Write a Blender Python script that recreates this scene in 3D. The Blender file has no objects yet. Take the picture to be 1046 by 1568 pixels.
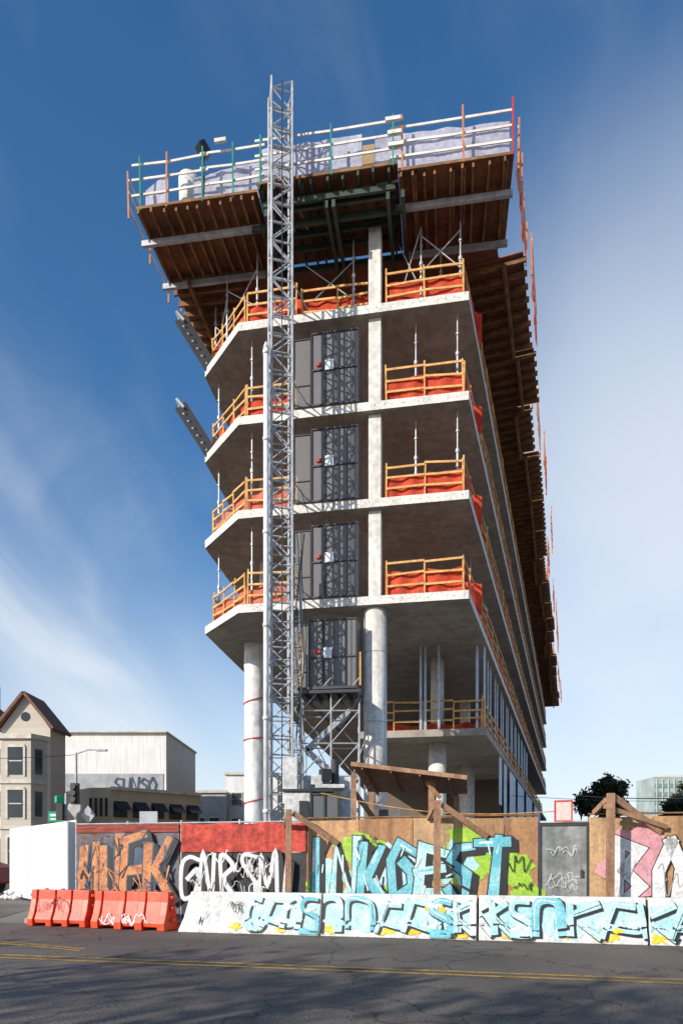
import bpy, math, random
from mathutils import Vector, Matrix, noise
R=random.Random(7)
scene=bpy.context.scene
COL=scene.collection
# ------------------------------------------------------------------ materials
def M(name,c1,c2=None,scale=3.0,rough=0.8,bump=0.0,metal=0.0,detail=6,c3=None,stretch=None,transp=0.0,transl=0.0,fine=None,streak=0.0,lines=None):
    m=bpy.data.materials.new(name); m.use_nodes=True
    nt=m.node_tree; N=nt.nodes; L=nt.links
    b=N['Principled BSDF']; out=N['Material Output']
    b.inputs['Roughness'].default_value=rough; b.inputs['Metallic'].default_value=metal
    tc=N.new('ShaderNodeTexCoord'); mp=N.new('ShaderNodeMapping'); L.new(tc.outputs['Object'],mp.inputs[0])
    if stretch: mp.inputs['Scale'].default_value=stretch
    no=N.new('ShaderNodeTexNoise'); no.inputs['Scale'].default_value=scale; no.inputs['Detail'].default_value=detail; no.inputs['Roughness'].default_value=0.62
    L.new(mp.outputs[0],no.inputs['Vector'])
    if c2 is None: c2=tuple(x*0.72 for x in c1)
    cr=N.new('ShaderNodeValToRGB'); cr.color_ramp.elements[0].position=0.36; cr.color_ramp.elements[1].position=0.62
    cr.color_ramp.elements[0].color=(*c2,1); cr.color_ramp.elements[1].color=(*c1,1)
    if c3:
        e=cr.color_ramp.elements.new(0.74); e.color=(*c3,1)
    L.new(no.outputs['Fac'],cr.inputs[0])
    col=cr.outputs[0]
    def mul(col,fac,lo,hi,a=.3,b_=.7):
        mr=N.new('ShaderNodeMapRange'); mr.inputs[1].default_value=a; mr.inputs[2].default_value=b_; mr.inputs[3].default_value=lo; mr.inputs[4].default_value=hi
        L.new(fac,mr.inputs[0])
        mx=N.new('ShaderNodeVectorMath'); mx.operation='SCALE'; L.new(col,mx.inputs[0]); L.new(mr.outputs[0],mx.inputs['Scale']); return mx.outputs[0]
    if fine:
        n2=N.new('ShaderNodeTexNoise'); n2.inputs['Scale'].default_value=fine; n2.inputs['Detail'].default_value=3
        L.new(tc.outputs['Object'],n2.inputs['Vector']); col=mul(col,n2.outputs['Fac'],.78,1.16)
    if streak:
        m2=N.new('ShaderNodeMapping');m2.inputs['Scale'].default_value=(6,6,.35);L.new(tc.outputs['Object'],m2.inputs[0])
        n4=N.new('ShaderNodeTexNoise'); n4.inputs['Scale'].default_value=1.0; n4.inputs['Detail'].default_value=5
        L.new(m2.outputs[0],n4.inputs['Vector']); col=mul(col,n4.outputs['Fac'],1-streak,1.05,.35,.55)
    if lines:
        for axis_rot,sc_ in lines:
            m3=N.new('ShaderNodeMapping');m3.inputs['Rotation'].default_value=(0,0,axis_rot);L.new(tc.outputs['Object'],m3.inputs[0])
            sx=N.new('ShaderNodeSeparateXYZ');L.new(m3.outputs[0],sx.inputs[0])
            d=N.new('ShaderNodeMath');d.operation='DIVIDE';L.new(sx.outputs[0],d.inputs[0]);d.inputs[1].default_value=sc_
            f=N.new('ShaderNodeMath');f.operation='FRACT';L.new(d.outputs[0],f.inputs[0]);col=mul(col,f.outputs[0],.82,1.0,0,.02)
    L.new(col,b.inputs['Base Color'])
    if bump:
        bp=N.new('ShaderNodeBump'); bp.inputs['Strength'].default_value=bump; bp.inputs['Distance'].default_value=0.02
        n3=N.new('ShaderNodeTexNoise'); n3.inputs['Scale'].default_value=(fine or scale*8); n3.inputs['Detail'].default_value=4
        L.new(tc.outputs['Object'],n3.inputs['Vector']); L.new(n3.outputs['Fac'],bp.inputs['Height']); L.new(bp.outputs[0],b.inputs['Normal'])
    sh=b.outputs[0]
    if transl:
        t=N.new('ShaderNodeBsdfTranslucent'); L.new(col,t.inputs[0]); mi=N.new('ShaderNodeMixShader'); mi.inputs[0].default_value=transl
        L.new(sh,mi.inputs[1]); L.new(t.outputs[0],mi.inputs[2]); sh=mi.outputs[0]
    if transp:
        t=N.new('ShaderNodeBsdfTransparent'); mi=N.new('ShaderNodeMixShader'); mi.inputs[0].default_value=transp
        L.new(sh,mi.inputs[1]); L.new(t.outputs[0],mi.inputs[2]); sh=mi.outputs[0]
    L.new(sh,out.inputs[0])
    return m
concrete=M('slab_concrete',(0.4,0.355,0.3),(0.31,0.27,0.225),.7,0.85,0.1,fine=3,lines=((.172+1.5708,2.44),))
pavem=M('pavement_concrete',(0.36,0.34,0.3),(0.25,0.23,0.2),1.1,0.85,0.25,fine=14)
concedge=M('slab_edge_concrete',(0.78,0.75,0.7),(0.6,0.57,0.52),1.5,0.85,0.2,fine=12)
tiem=M('form_tie_hole',(0.3,0.28,0.25),None,5,.9)
colconc=M('column_concrete',(0.74,0.71,0.66),(0.6,0.57,0.52),0.9,0.8,0.15,fine=5,stretch=(1,1,.4),streak=.12)
colwrap=M('column_white_wrap',(0.82,0.81,0.79),(0.7,0.69,0.67),1.2,0.4,0.6,fine=3,stretch=(1,1,.5))
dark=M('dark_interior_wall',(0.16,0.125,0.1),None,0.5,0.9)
ply=M('form_plywood',(0.27,0.1,0.045),(0.13,0.05,0.027),0.9,0.8,fine=8)
joist=M('form_joist_timber',(0.3,0.15,0.06),(0.13,0.065,0.03),2,0.8)
greenj=M('form_joist_green_steel',(0.05,0.08,0.055),(0.03,0.045,0.03),2,0.5)
galv=M('galvanised_steel',(0.52,0.52,0.53),(0.34,0.34,0.35),4,0.45,metal=0.2)
mastm=M('mast_steel_paint',(0.54,0.56,0.58),(0.32,0.33,0.35),3,0.55,metal=0.0)
darkst=M('dark_steel',(0.05,0.05,0.055),None,3,0.5,metal=0.2)
yellow=M('safety_yellow_timber',(0.78,0.45,0.15),(0.56,0.27,0.08),3,0.7,fine=9)
whitew=M('white_painted_rail',(0.8,0.77,0.72),(0.6,0.54,0.48),3,0.7)
orangep=M('orange_post_paint',(0.68,0.25,0.1),None,3,0.6)
greenp=M('green_post_paint',(0.03,0.32,0.2),None,3,0.6)
redp=M('red_post_paint',(0.6,0.04,0.03),None,3,0.6)
rednet=M('red_debris_netting',(0.85,0.12,0.045),(0.62,0.05,0.025),2.2,0.8,transl=0.35,fine=7)
pinknet=M('faded_orange_netting',(0.85,0.28,0.16),(0.78,0.18,0.1),2.2,0.8,transl=0.4)
palenet=M('pale_screen_sheet',(0.6,0.6,0.7),(0.48,0.48,0.58),1.0,0.7,transl=0.35,fine=6)
meshm=M('dark_wire_mesh',(0.2,0.2,0.205),(0.14,0.14,0.145),30,0.6,transp=0.2)
meshl=M('wire_mesh_screen',(0.26,0.26,0.26),None,30,0.6,transp=0.4)
signw=M('white_sign_paint',(0.85,0.85,0.85),(0.75,0.75,0.75),5,0.5)
studm=M('light_gauge_stud',(0.55,0.6,0.66),(0.4,0.44,0.5),4,0.4,metal=0.3)
# ------------------------------------------------------------------ mesh builder
class MB:
    def __init__(s): s.v=[]; s.f=[]
    def add(s,vs,fs):
        o=len(s.v); s.v+= [tuple(x) for x in vs]; s.f+=[tuple(i+o for i in f) for f in fs]
    def box(s,c,size,ang=0.0):
        hx,hy,hz=[a/2 for a in size]; ca,sa=math.cos(ang),math.sin(ang); vs=[]
        for dz in(-hz,hz):
            for dx,dy in((-hx,-hy),(hx,-hy),(hx,hy),(-hx,hy)):
                vs.append((c[0]+dx*ca-dy*sa,c[1]+dx*sa+dy*ca,c[2]+dz))
        s.add(vs,[(0,3,2,1),(4,5,6,7),(0,1,5,4),(1,2,6,5),(2,3,7,6),(3,0,4,7)])
    def beam(s,a,b,w,h,up=(0,0,1)):
        a=Vector(a);b=Vector(b);d=(b-a)
        if d.length<1e-6:return
        d.normalize();u=Vector(up)
        if abs(d.dot(u))>0.99:u=Vector((0,1,0))
        x=d.cross(u).normalized();y=x.cross(d).normalized();vs=[]
        for p in(a,b):
            for i,j in((-1,-1),(1,-1),(1,1),(-1,1)):vs.append(p+x*(i*w/2)+y*(j*h/2))
        s.add(vs,[(0,3,2,1),(4,5,6,7),(0,1,5,4),(1,2,6,5),(2,3,7,6),(3,0,4,7)])
    def tube(s,a,b,r,n=6,r2=None):
        a=Vector(a);b=Vector(b);d=(b-a)
        if d.length<1e-6:return
        r2=r if r2 is None else r2
        d.normalize();u=Vector((0,0,1)) if abs(d.z)<.99 else Vector((0,1,0))
        x=d.cross(u).normalized();y=x.cross(d).normalized();vs=[]
        for p,rr in((a,r),(b,r2)):
            for i in range(n):
                t=2*math.pi*i/n;vs.append(p+x*math.cos(t)*rr+y*math.sin(t)*rr)
        fs=[(i,(i+1)%n,n+(i+1)%n,n+i) for i in range(n)]
        fs+= [tuple(range(n-1,-1,-1)),tuple(range(n,2*n))]
        s.add(vs,fs)
    def prism(s,poly,z0,z1):
        n=len(poly);vs=[(p[0],p[1],z0) for p in poly]+[(p[0],p[1],z1) for p in poly]
        fs=[tuple(range(n-1,-1,-1)),tuple(range(n,2*n))]+[(i,(i+1)%n,n+(i+1)%n,n+i) for i in range(n)]
        s.add(vs,fs)
    def quad(s,*p): s.add(p,[tuple(range(len(p)))])
    def grid(s,fn,nu,nv):
        vs=[fn(i/nu,j/nv) for j in range(nv+1) for i in range(nu+1)]
        s.add(vs,[(j*(nu+1)+i,j*(nu+1)+i+1,(j+1)*(nu+1)+i+1,(j+1)*(nu+1)+i) for j in range(nv) for i in range(nu)])
    def make(s,name,mat,parent=None,smooth=False,bevel=0):
        me=bpy.data.meshes.new(name);me.from_pydata(s.v,[],s.f);me.materials.append(mat);me.update()
        if smooth:
            for p in me.polygons:
                p.use_smooth=len(p.vertices)<=4
        ob=bpy.data.objects.new(name,me);COL.objects.link(ob)
        if parent:ob.parent=parent
        if bevel:
            md=ob.modifiers.new('bevel','BEVEL');md.width=bevel;md.segments=2;md.limit_method='ANGLE'
        return ob
def empty(name):
    e=bpy.data.objects.new(name,None);COL.objects.link(e);e.empty_display_size=0.5;return e
def lerp(a,b,t):return a+(b-a)*t
# ------------------------------------------------------------------ building
bld=empty('concrete_building_under_construction')
A=Vector((4.38,23.5));B=Vector((-3.76,24.9));C=Vector((-5.45,27.3))
RD=Vector((0.335,1.0));LD=Vector((0.13,1.0))
def rside(Y,inset=0.0):
    n=Vector((-1,0.335)).normalized();p=A+RD*(Y-A.y);return p+n*inset
def lside(Y,inset=0.0):
    n=Vector((1,-0.13)).normalized();p=C+LD*(Y-C.y);return p+n*inset
FU=(A-B).normalized();FN=Vector((-FU.y,FU.x))   # FN points inward
def fx(X,inset=0.0):
    t=(X-B.x)/(A.x-B.x);p=B+(A-B)*t;return p+FN*inset
poly=[A,rside(100),lside(100),C,B]
floors=[10.79,14.23,17.65,21.08]
T=0.3
sl=MB();se=MB();dots=MB()
for z in floors:
    sl.prism([(p.x,p.y) for p in poly],z-T,z-0.002)
    def strip(p,q,nrm):
        o=nrm*0.004
        se.quad((p.x+o.x,p.y+o.y,z-T),(q.x+o.x,q.y+o.y,z-T),(q.x+o.x,q.y+o.y,z),(p.x+o.x,p.y+o.y,z))
    strip(B,A,-FN);strip(A,rside(100),Vector((1,-.335)).normalized())
    cn=Vector((-(B-C).y,(B-C).x)).normalized();
    if cn.y>0:cn=-cn
    strip(C,B,cn)
    L=(A-B).length;n=int(L/0.3)
    for i in range(n):
        if R.random()<0.35:continue
        p=B+(A-B)*((i+R.uniform(.3,.7))/n)-FN*0.004
        dots.box((p.x,p.y,z-0.13-0.04*R.random()),(0.035,0.01,0.035),math.atan2(FU.y,FU.x))
F1=6.95
f1p=[Vector((6.02,28.4)),rside(100),Vector((6,100)),Vector((0.8,29.3))]
sl.prism([(p.x,p.y) for p in f1p],F1-T,F1)
sl.make('floor_slabs',concrete,bld)
se.make('slab_edges',concedge,bld);dots.make('slab_edge_form_ties',tiem,bld)
cl=MB()
cl.tube((1.22,24.62,0),(1.22,24.62,floors[0]-T),0.415,40)
cl.make('round_column',colconc,bld,True)
cj=MB()
for z in(3.1,6.4,8.9):cj.tube((1.22,24.62,z),(1.22,24.62,z+.02),0.419,40)
cj.make('column_pour_joints',concrete,bld,True)
cw=MB()
def wrap(u,v):
    t=u*2*math.pi;z=v*(floors[0]-T);r=.43+.02*noise.noise(Vector((math.cos(t)*2,math.sin(t)*2,z*1.5)))+.012*noise.noise(Vector((math.cos(t)*6,math.sin(t)*6,z*4)))
    return(-3.65+r*math.cos(t),28.7+r*math.sin(t),z)
cw.grid(wrap,40,70);cw.make('wrapped_round_column',colwrap,bld,True)
rb=MB()
for z,t in((1.9,.1),(2.9,-.2),(3.9,.1),(6.5,.05),(8.1,.12)):
    for i in range(16):
        a0=2*math.pi*i/16;a1=2*math.pi*(i+1)/16
        rb.beam((-3.65+.46*math.cos(a0),28.7+.46*math.sin(a0),z+t*math.cos(a0)),(-3.65+.46*math.cos(a1),28.7+.46*math.sin(a1),z+t*math.cos(a1)),0.02,0.045)
rb.make('column_red_tape',redp,bld)
cs=MB()
lev=floors+[24.3]
for k in range(4):
    z0,z1=floors[k],(lev[k+1]-T if k<3 else 24.05)
    cs.box((1.22,24.5,(z0+z1)/2),(0.45,0.45,z1-z0),math.atan2(FU.y,FU.x))
    cs.box((-3.2,28.6,(z0+z1)/2),(0.45,0.45,z1-z0),0.1)
    for Y in range(32,100,8):
        p=rside(Y,2.2);cs.box((p.x,p.y,(z0+z1)/2),(0.5,0.5,z1-z0),-.3)
cs.make('square_columns',colconc,bld,bevel=0.02)
cg=MB()
for Y in(29.9,38,46,54,63,72,82,92):
    p=rside(Y,2.35);cg.tube((p.x,p.y,0),(p.x,p.y,F1-T if Y>29 else floors[0]-T),0.4,20);cg.tube((p.x,p.y,F1),(p.x,p.y,floors[0]-T),0.3,16)
for Y in(38,47,56,66):
    cg.tube((3.2+.1*Y,Y,0),(3.2+.1*Y,Y,F1-T),0.4,16)
cg.make('ground_floor_columns',colconc,bld,True)
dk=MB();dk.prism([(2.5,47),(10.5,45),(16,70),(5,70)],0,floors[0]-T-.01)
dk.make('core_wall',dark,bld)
# ---- railings and netting
ry=MB();rp=MB();net=MB();pnet=MB()
def rail(p,q,z,hs=(0.42,0.82,1.2),sp=1.5,r=ry,ps=rp,ph=1.3,w=0.04,h=0.075,jit=0.05):
    d=(q-p);L=d.length;n=max(1,round(L/sp))
    for k in hs:
        for i in range(n):
            a=p+d*(i/n);b=p+d*((i+1)/n);j1=R.uniform(-jit,jit);j2=R.uniform(-jit,jit)
            r.beam((a.x,a.y,z+k+j1),(b.x,b.y,z+k+j2),w,h)
    for i in range(n+1):
        a=p+d*(i/n);ps.beam((a.x,a.y,z),(a.x+R.uniform(-.05,.05),a.y+.03,z+ph*R.uniform(.93,1.1)),0.055,0.055)
def netting(p,q,z0,z1,mb,amp=0.07):
    d=q-p;L=d.length;nr=Vector((-d.y,d.x)).normalized();sd=R.uniform(0,50)
    nu=max(2,int(L/0.1)) if L<15 else int(L/.4)
    def fn(u,v):
        s=u*L;o=amp*noise.noise(Vector((s*2.2+sd,v*1.2,sd)))*2
        sag=(-0.12*abs(math.sin(s*math.pi/1.5+sd))+.12*noise.noise(Vector((s*1.3,sd,0))))*v*v
        return (p.x+d.x*u+nr.x*o,p.y+d.y*u+nr.y*o,z0+(z1-z0)*v+sag)
    mb.grid(fn,nu,5)
for k,z in enumerate(floors):
    rail(fx(1.55,.25),fx(4.2,.25),z); rail(fx(4.2,.25),rside(29,.08),z)
    rail(rside(29,.06),rside(99,.06),z,sp=2.4)
    netting(fx(1.5,.34),fx(4.15,.34),z+.02,z+1.0,net)
    netting(rside(24.2,.16),rside(99,.16),z+.02,z+1.05,net)
    netting(fx(1.6,2.6),fx(4.9,2.6),z+.02,z+1.25,net)
    if k==3:
        rail(fx(-1.5,.5),fx(1.0,.5),z);netting(fx(-3.6,.6),fx(1.0,.6),z+.02,z+1.0,net)
        netting(Vector((-3.5,30.2)),Vector((5.6,28.9)),z+.02,z+1.7,net)
    rail(fx(-3.5,.25),fx(-1.7,.25),z)
    b=B+Vector((.2,.3));c=C+Vector((.3,.1))
    rail(b,c,z,sp=1.0);rail(c,lside(33,.3),z,sp=1.4)
    m=pnet if k<=1 else net
    netting(fx(-3.5,.34),fx(-1.7,.34),z+.02,z+.85,m)
    netting(b+Vector((.08,.05)),c+Vector((.08,.05)),z+.02,z+.85,m);netting(c,lside(33,.38),z+.02,z+.85,m)
rail(Vector((1,29.4)),Vector((5.95,28.55)),F1,sp=1.2);rail(rside(28.5,.2),rside(90,.2),F1,sp=2)
netting(Vector((1,30.4)),Vector((6.0,29.6)),F1,F1+.5,net)
netting(rside(28.6,.3),rside(90,.3),F1,F1+.9,net)
ry.make('guard_rails',yellow,bld);rp.make('guard_posts',yellow,bld)
net.make('red_netting',rednet,bld,True);pnet.make('faded_netting',pinknet,bld,True)
# ---- studs at level one and right facade panels
st=MB()
for X,Y in((3.35,28.9),(3.55,28.95),(4.1,28.8),(5.75,28.9),(6.05,28.9),(5.7,28.75)):
    st.beam((X,Y,F1),(X,Y,floors[0]-T),0.1,0.06)
st.beam((5.75,28.85,F1+.05),(6.1,28.85,F1+.05),.1,.1)
for Y in range(30,60,1):
    p=rside(Y,.25)
    if Y%3!=0: st.beam((p.x,p.y,F1),(p.x,p.y,floors[0]-T),0.06,0.12)
st.make('wall_studs',studm,bld)
pn=MB()
for Y0,Y1,z0,z1 in((34,35.2,4.2,6.6),(36.5,38,3.2,6.6),(40,44,.4,6.6),(46,52,.4,6.6),(55,63,.4,6.6),(67,80,.4,6.6)):
    a=rside(Y0,.05);b=rside(Y1,.05);pn.beam((a.x,a.y,(z0+z1)/2),(b.x,b.y,(z0+z1)/2),.03,z1-z0)
pn.make('facade_sheathing_boards',M('sheathing_board',(0.6,0.68,0.78),None,1,0.6),bld)
# ---- top formwork deck
DZ=24.36
FL=Vector((-7.18,24.0));FR=Vector((5.58,22.1))
DU=(FR-FL).normalized();DN=Vector((-DU.y,DU.x));DW=(FR-FL).length
def dr(Y,i=0):return FR+RD*(Y-FR.y)+Vector((-1,.335)).normalized()*i
def dl(Y,i=0):return FL+LD*(Y-FL.y)+Vector((1,-.13)).normalized()*i
def dp(u,v):return FL+DU*u+DN*v
dkm=MB()
dkm.prism([dp(0.05,3.2),dp(DW-.3,3.2),dr(103,.4),dl(103,.1)],DZ-.03,DZ)
def table(u0,u1,v0,v1,z,mbj,sp=.42):
    dkm.prism([dp(u0,v0),dp(u1,v0),dp(u1,v1),dp(u0,v1)],z-.035,z)
    u=u0+.08
    while u<u1:
        e=R.uniform(-.1,.06)
        a=dp(u,v0-.02+e);b=dp(u+R.uniform(-.07,.07),v1);mbj.beam((a.x,a.y,z-.135),(b.x,b.y,z-.135),.075,.2)
        if R.random()<.25:
            a=dp(u+.09,v0+.1+e);b=dp(u+.1,v0+2);mbj.beam((a.x,a.y,z-.14),(b.x,b.y,z-.14),.06,.19)
        u+=sp*R.uniform(.75,1.25)
jt=MB();jg=MB();wb=MB();fc=MB()
table(0,4.35,0,3.19,DZ,jt);table(4.37,9.15,-.12,3.1,DZ+.12,jg,.5);table(9.17,DW,0,3.19,DZ,jt)
for u0,u1,v,z in((0,4.35,-.06,DZ-.02),(4.37,9.15,-.18,DZ+.1),(9.17,DW,-.06,DZ-.02)):
    a=dp(u0,v);b=dp(u1,v);fc.beam((a.x,a.y,z),(b.x,b.y,z),.05,.09)
for v in(0.95,2.85):
    for u0,u1 in((-.25,4.2),(3.9,9.3),(9.0,DW+.05)):
        zz=DZ-.36-(.03 if u0==3.9 else 0)
        a=dp(u0,v);b=dp(u1,v);(jg if u0==3.9 else wb).beam((a.x,a.y,zz),(b.x,b.y,zz),.12,.2)
# extra dark boards, added to darken the recess under the centre table
for v in(.25,.5,1.5,2.1):
    a=dp(4.5,v);b=dp(9.05,v);jg.beam((a.x,a.y,DZ-.26),(b.x,b.y,DZ-.26),.1,.2)
wb.make('form_primary_beams',galv,bld)
for u in(4.6,6.7,6.95,8.8,9.3):
    a=dp(u,.2);b=dp(u,3.4);jg.beam((a.x,a.y,DZ-.55),(b.x,b.y,DZ-.55),.12,.25)
Y=25.6;i=0
while Y<101:
    Ln=R.uniform(3.6,5.0);off=R.choice((-.18,0,.12,.2,-.05))
    dkm.prism([dr(Y,off),dr(Y+Ln,off),dr(Y+Ln,2.6),dr(Y,2.6)],DZ-.08,DZ-.045)
    y=Y+.2
    while y<Y+Ln:
        a=dr(y,off-.1);b=dr(y,2.8);jt.beam((a.x,a.y,DZ-.2),(b.x,b.y,DZ-.2),.09,.2);y+=.62
    for ii in(.7+off,2.2):
        a=dr(Y+.1,ii);b=dr(Y+Ln-.1,ii);jt.beam((a.x,a.y,DZ-.42),(b.x,b.y,DZ-.42),.12,.22)
    Y+=Ln+.12;i+=1
Y=26.6
while Y<60:
    Ln=3.8;off=R.choice((.05,.2,.35))
    y=Y+.2
    while y<Y+Ln:
        a=dl(y,off);b=dl(y,3);jt.beam((a.x,a.y,DZ-.2),(b.x,b.y,DZ-.2),.09,.2);y+=.55
    a=dl(Y,.9);b=dl(Y+Ln,.9);jt.beam((a.x,a.y,DZ-.42),(b.x,b.y,DZ-.42),.12,.22)
    Y+=Ln+.1
dkm.make('form_deck_plywood',ply,bld);jt.make('form_joists',joist,bld);jg.make('form_green_joists',greenj,bld);fc.make('form_deck_fascia',joist,bld)
wr=MB();po=MB();pg=MB();prd=MB()
def drail(u0,u1,v,z,hs,posts,mb,tilt=.0,ph=1.6):
    a=dp(u0,v);b=dp(u1,v);m=a.lerp(b,.5)
    for h in hs:
        sg_=R.uniform(-.03,.0);wr.beam((a.x,a.y,z+h+R.uniform(-.03,.03)),(m.x,m.y,z+h+sg_),.035,.075);wr.beam((m.x,m.y,z+h+sg_),(b.x,b.y,z+h+R.uniform(-.03,.03)),.035,.075)
    for k,u in enumerate(posts):
        p=dp(u,v-.05);(mb[k%len(mb)]).beam((p.x,p.y,z-.1),(p.x-DN.x*tilt+R.uniform(-.04,.04),p.y-DN.y*tilt,z+ph),.05,.06)
drail(-.2,2.6,-.0,DZ,(.5,1.05,1.55),(0.15,1.1,2.4),[pg,po],.05,1.75)
drail(2.3,4.6,.02,DZ+.0,(.55,1.1,1.62),(3.5,),[pg],0,1.8)
drail(4.3,9.3,-.14,DZ+.12,(.5,.98,1.45),(4.5,6.95,9.0),[pg],0,1.6)
drail(8.9,DW,-.02,DZ+.02,(.45,.92,1.42),(9.3,11.3,DW-.05),[po,po,prd],0,1.75)
for (u,h,l) in((9.0,1.55,.5),(9.05,1.1,.45),(9.1,.7,.5),(3.1,1.75,.4)):
    a=dp(u,-.2);wr.box((a.x,a.y,DZ+h),(l,.09,.12),-.15)
def siderail(fn,Y0,Y1,mb1,mb2,netm,pn_):
    y=Y0
    while y<Y1:
        Ln=4.2;o=R.choice((-.45,-.3,-.1,0.1));a=fn(y,o);b=fn(min(Y1,y+Ln-.5),o)
        rail(a,b,DZ,hs=(.45,.95,1.4),sp=1.5,r=mb1,ps=mb2,ph=1.65,jit=.02,h=.09)
        if R.random()<pn_:netting(a,b,DZ,DZ+1.0,netm)
        y+=Ln
dn=MB();siderail(dr,22.6,102,wr,po,dn,.55);siderail(dl,24.3,40,wr,po,dn,0)
wr.make('deck_white_rails',whitew,bld);po.make('deck_orange_posts',orangep,bld);pg.make('deck_green_posts',greenp,bld);prd.make('deck_red_posts',redp,bld)
dn.make('deck_side_netting',pinknet,bld,True)
ps=MB()
def sheet(u0,u1,v,z0,z1a,z1b):
    a=dp(u0,v);b=dp(u1,v);sd=R.random()*30
    ps.grid(lambda s,t:(lerp(a.x,b.x,s)+DN.x*.05*noise.noise(Vector((s*8,t*2,sd))),lerp(a.y,b.y,s)+DN.y*.08*noise.noise(Vector((s*8,t*2,sd))),z0+t*(lerp(z1a,z1b,s)-z0)),int((u1-u0)*5),4)
sheet(.15,1.0,.35,DZ,DZ+1.0,DZ+1.5);sheet(1.9,4.3,.5,DZ,DZ+1.3,DZ+1.65);sheet(4.4,7.9,.4,DZ+.12,DZ+1.85,DZ+1.85);sheet(8.35,DW-.1,.35,DZ,DZ+1.62,DZ+1.5)
ps.make('deck_pale_sheeting',palenet,bld,True)
bx=MB();p=dp(8.12,.42);bx.box((p.x,p.y,DZ+.75),(.42,.05,1.4),-.15);bx.make('deck_plywood_upstand',M('raw_ply',(0.4,0.27,0.15),None,2,.8),bld)
tcol=MB();p=dp(1.55,.9);tcol.tube((p.x,p.y,DZ),(p.x,p.y,DZ+1.75),.36,20);tcol.make('deck_column_form',concedge,bld,True)
fl=MB();p=dp(2.25,.5);fl.tube((p.x,p.y,DZ),(p.x,p.y,DZ+2.1),.03);fl.beam((p.x-.12,p.y-.1,DZ+2.4),(p.x+.12,p.y+.1,DZ+2.1),.32,.3);fl.make('deck_floodlight',darkst,bld)
# ---- shoring props
pr=MB()
def prop(x,y,z0,z1,lean=0):
    m=z0+(z1-z0)*.55
    pr.tube((x,y,z0),(x,y,m),.042,8);pr.tube((x,y,m),(x+lean,y,z1),.028,8)
    pr.box((x,y,z0+.01),(.16,.16,.02));pr.tube((x,y,m-.1),(x,y,m+.02),.07,8)
    for q in(.2,.35,.75):
        zz=z0+(z1-z0)*q;pr.tube((x,y,zz),(x,y,zz+.06),.06,8)
tops=DZ-.46
fp=[fx(-3.2,.5),fx(-2.7,.5),fx(.35,.5),fx(2.75,.4),fx(4.1,.4),C+Vector((.35,.4)),Vector((-4.4,26.3)),fx(3.4,1.6)]
for p in fp:prop(p.x,p.y,floors[3],tops)
for y in range(25,96,2):
    p=rside(y,.5);prop(p.x,p.y,floors[3],tops)
    if y<60:
        p=lside(y+3,.5);prop(p.x,p.y,floors[3],tops)
for y in range(27,60,3):
    for X in(-2,0,2,4):
        prop(X+(y-27)*.2,y,floors[3],tops)
for k in(0,1,2):
    for i,(X,ins) in enumerate(((2.55,.7),(4.0,.5),(-3.4,.5))):
        if k==0 and i<2:continue
        p=fx(X,ins);prop(p.x,p.y,floors[k],floors[k+1]-T)
    p=C+Vector((.5,.3));prop(p.x,p.y,floors[k],floors[k+1]-T)
    for y in range(28,90,5):
        p=rside(y,.6);prop(p.x,p.y,floors[k],floors[k+1]-T)
def xb(a,b,z0,z1):
    pr.tube((a.x,a.y,z0),(b.x,b.y,z1),.022,5);pr.tube((a.x,a.y,z1),(b.x,b.y,z0),.022,5)
xb(fp[6],fp[0],floors[3]+.9,tops-.5);xb(fx(-1.5,.9),fx(.4,.9),floors[3]+.9,tops-.3);xb(fx(1.9,.9),fx(2.75,.4),floors[3]+.6,tops);xb(fp[5],fp[6],floors[3]+.5,tops-.8)
xb(fx(2.75,.4),fx(4.1,.4),floors[3]+1.2,tops-.3)
pr.make('shoring_props',galv,bld,False)
og=MB();ow=MB()
for z in(floors[3],floors[2]):
    a=Vector((-5.15,27.25,z-.05));b=Vector((-6.35,26.95,z+1.75))
    og.beam(a,b,.5,.16,up=(0,1,0));
    for k in range(7):
        q=a.lerp(b,(k+.5)/7);ow.box((q.x-.1,q.y-.27,q.z-.06),(.06,.02,.06))
    ow.beam(b+Vector((-.03,-.03,.0)),b+Vector((.04,-.03,.06)),.45,.24,up=(0,1,0))
og.make('folded_outriggers',darkst,bld);ow.make('outrigger_plates',galv,bld)
# ---- hoist landing gates
gm=MB();gf=MB();gs=MB();gl=MB();gr=MB()
def gate(z,y0off=-.02,H=2.62):
    for X0,X1,mb in((-1.06,-.6,gm),(-.58,.58,gm),(-1.7,-1.1,gl)):
        a=fx(X0,y0off);b=fx(X1,y0off);h=H if mb is gm else H-.15
        mb.quad((a.x,a.y,z+.05),(b.x,b.y,z+.05),(b.x,b.y,z+h),(a.x,a.y,z+h))
        w=.05 if mb is gm else .03
        for p in(a,b):gf.beam((p.x,p.y-.02,z+.03),(p.x,p.y-.02,z+h+.03),w,w)
        for q in(.06,h*.5 if mb is gm else h*.33,h):gf.beam((a.x,a.y-.021,z+q),(b.x,b.y-.021,z+q),w,w)
    for X in(-.2,.2,.4):
        p=fx(X,y0off);gf.beam((p.x,p.y-.01,z+.05),(p.x,p.y-.01,z+H),.015,.015)
    p=fx(-.42,y0off-.06);gs.box((p.x,p.y,z+1.45),(.3,.012,.36),-.17);p=fx(-.8,y0off-.06);gr.box((p.x,p.y,z+1.5),(.22,.012,.1),-.17)
    a=fx(.58,y0off);b=fx(.62,.9);gm.quad((a.x,a.y,z+.05),(b.x,b.y,z+.05),(b.x,b.y,z+H),(a.x,a.y,z+H))
for z in floors[:3]:gate(z)
z=7.3;gate(z,-.35)
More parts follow.
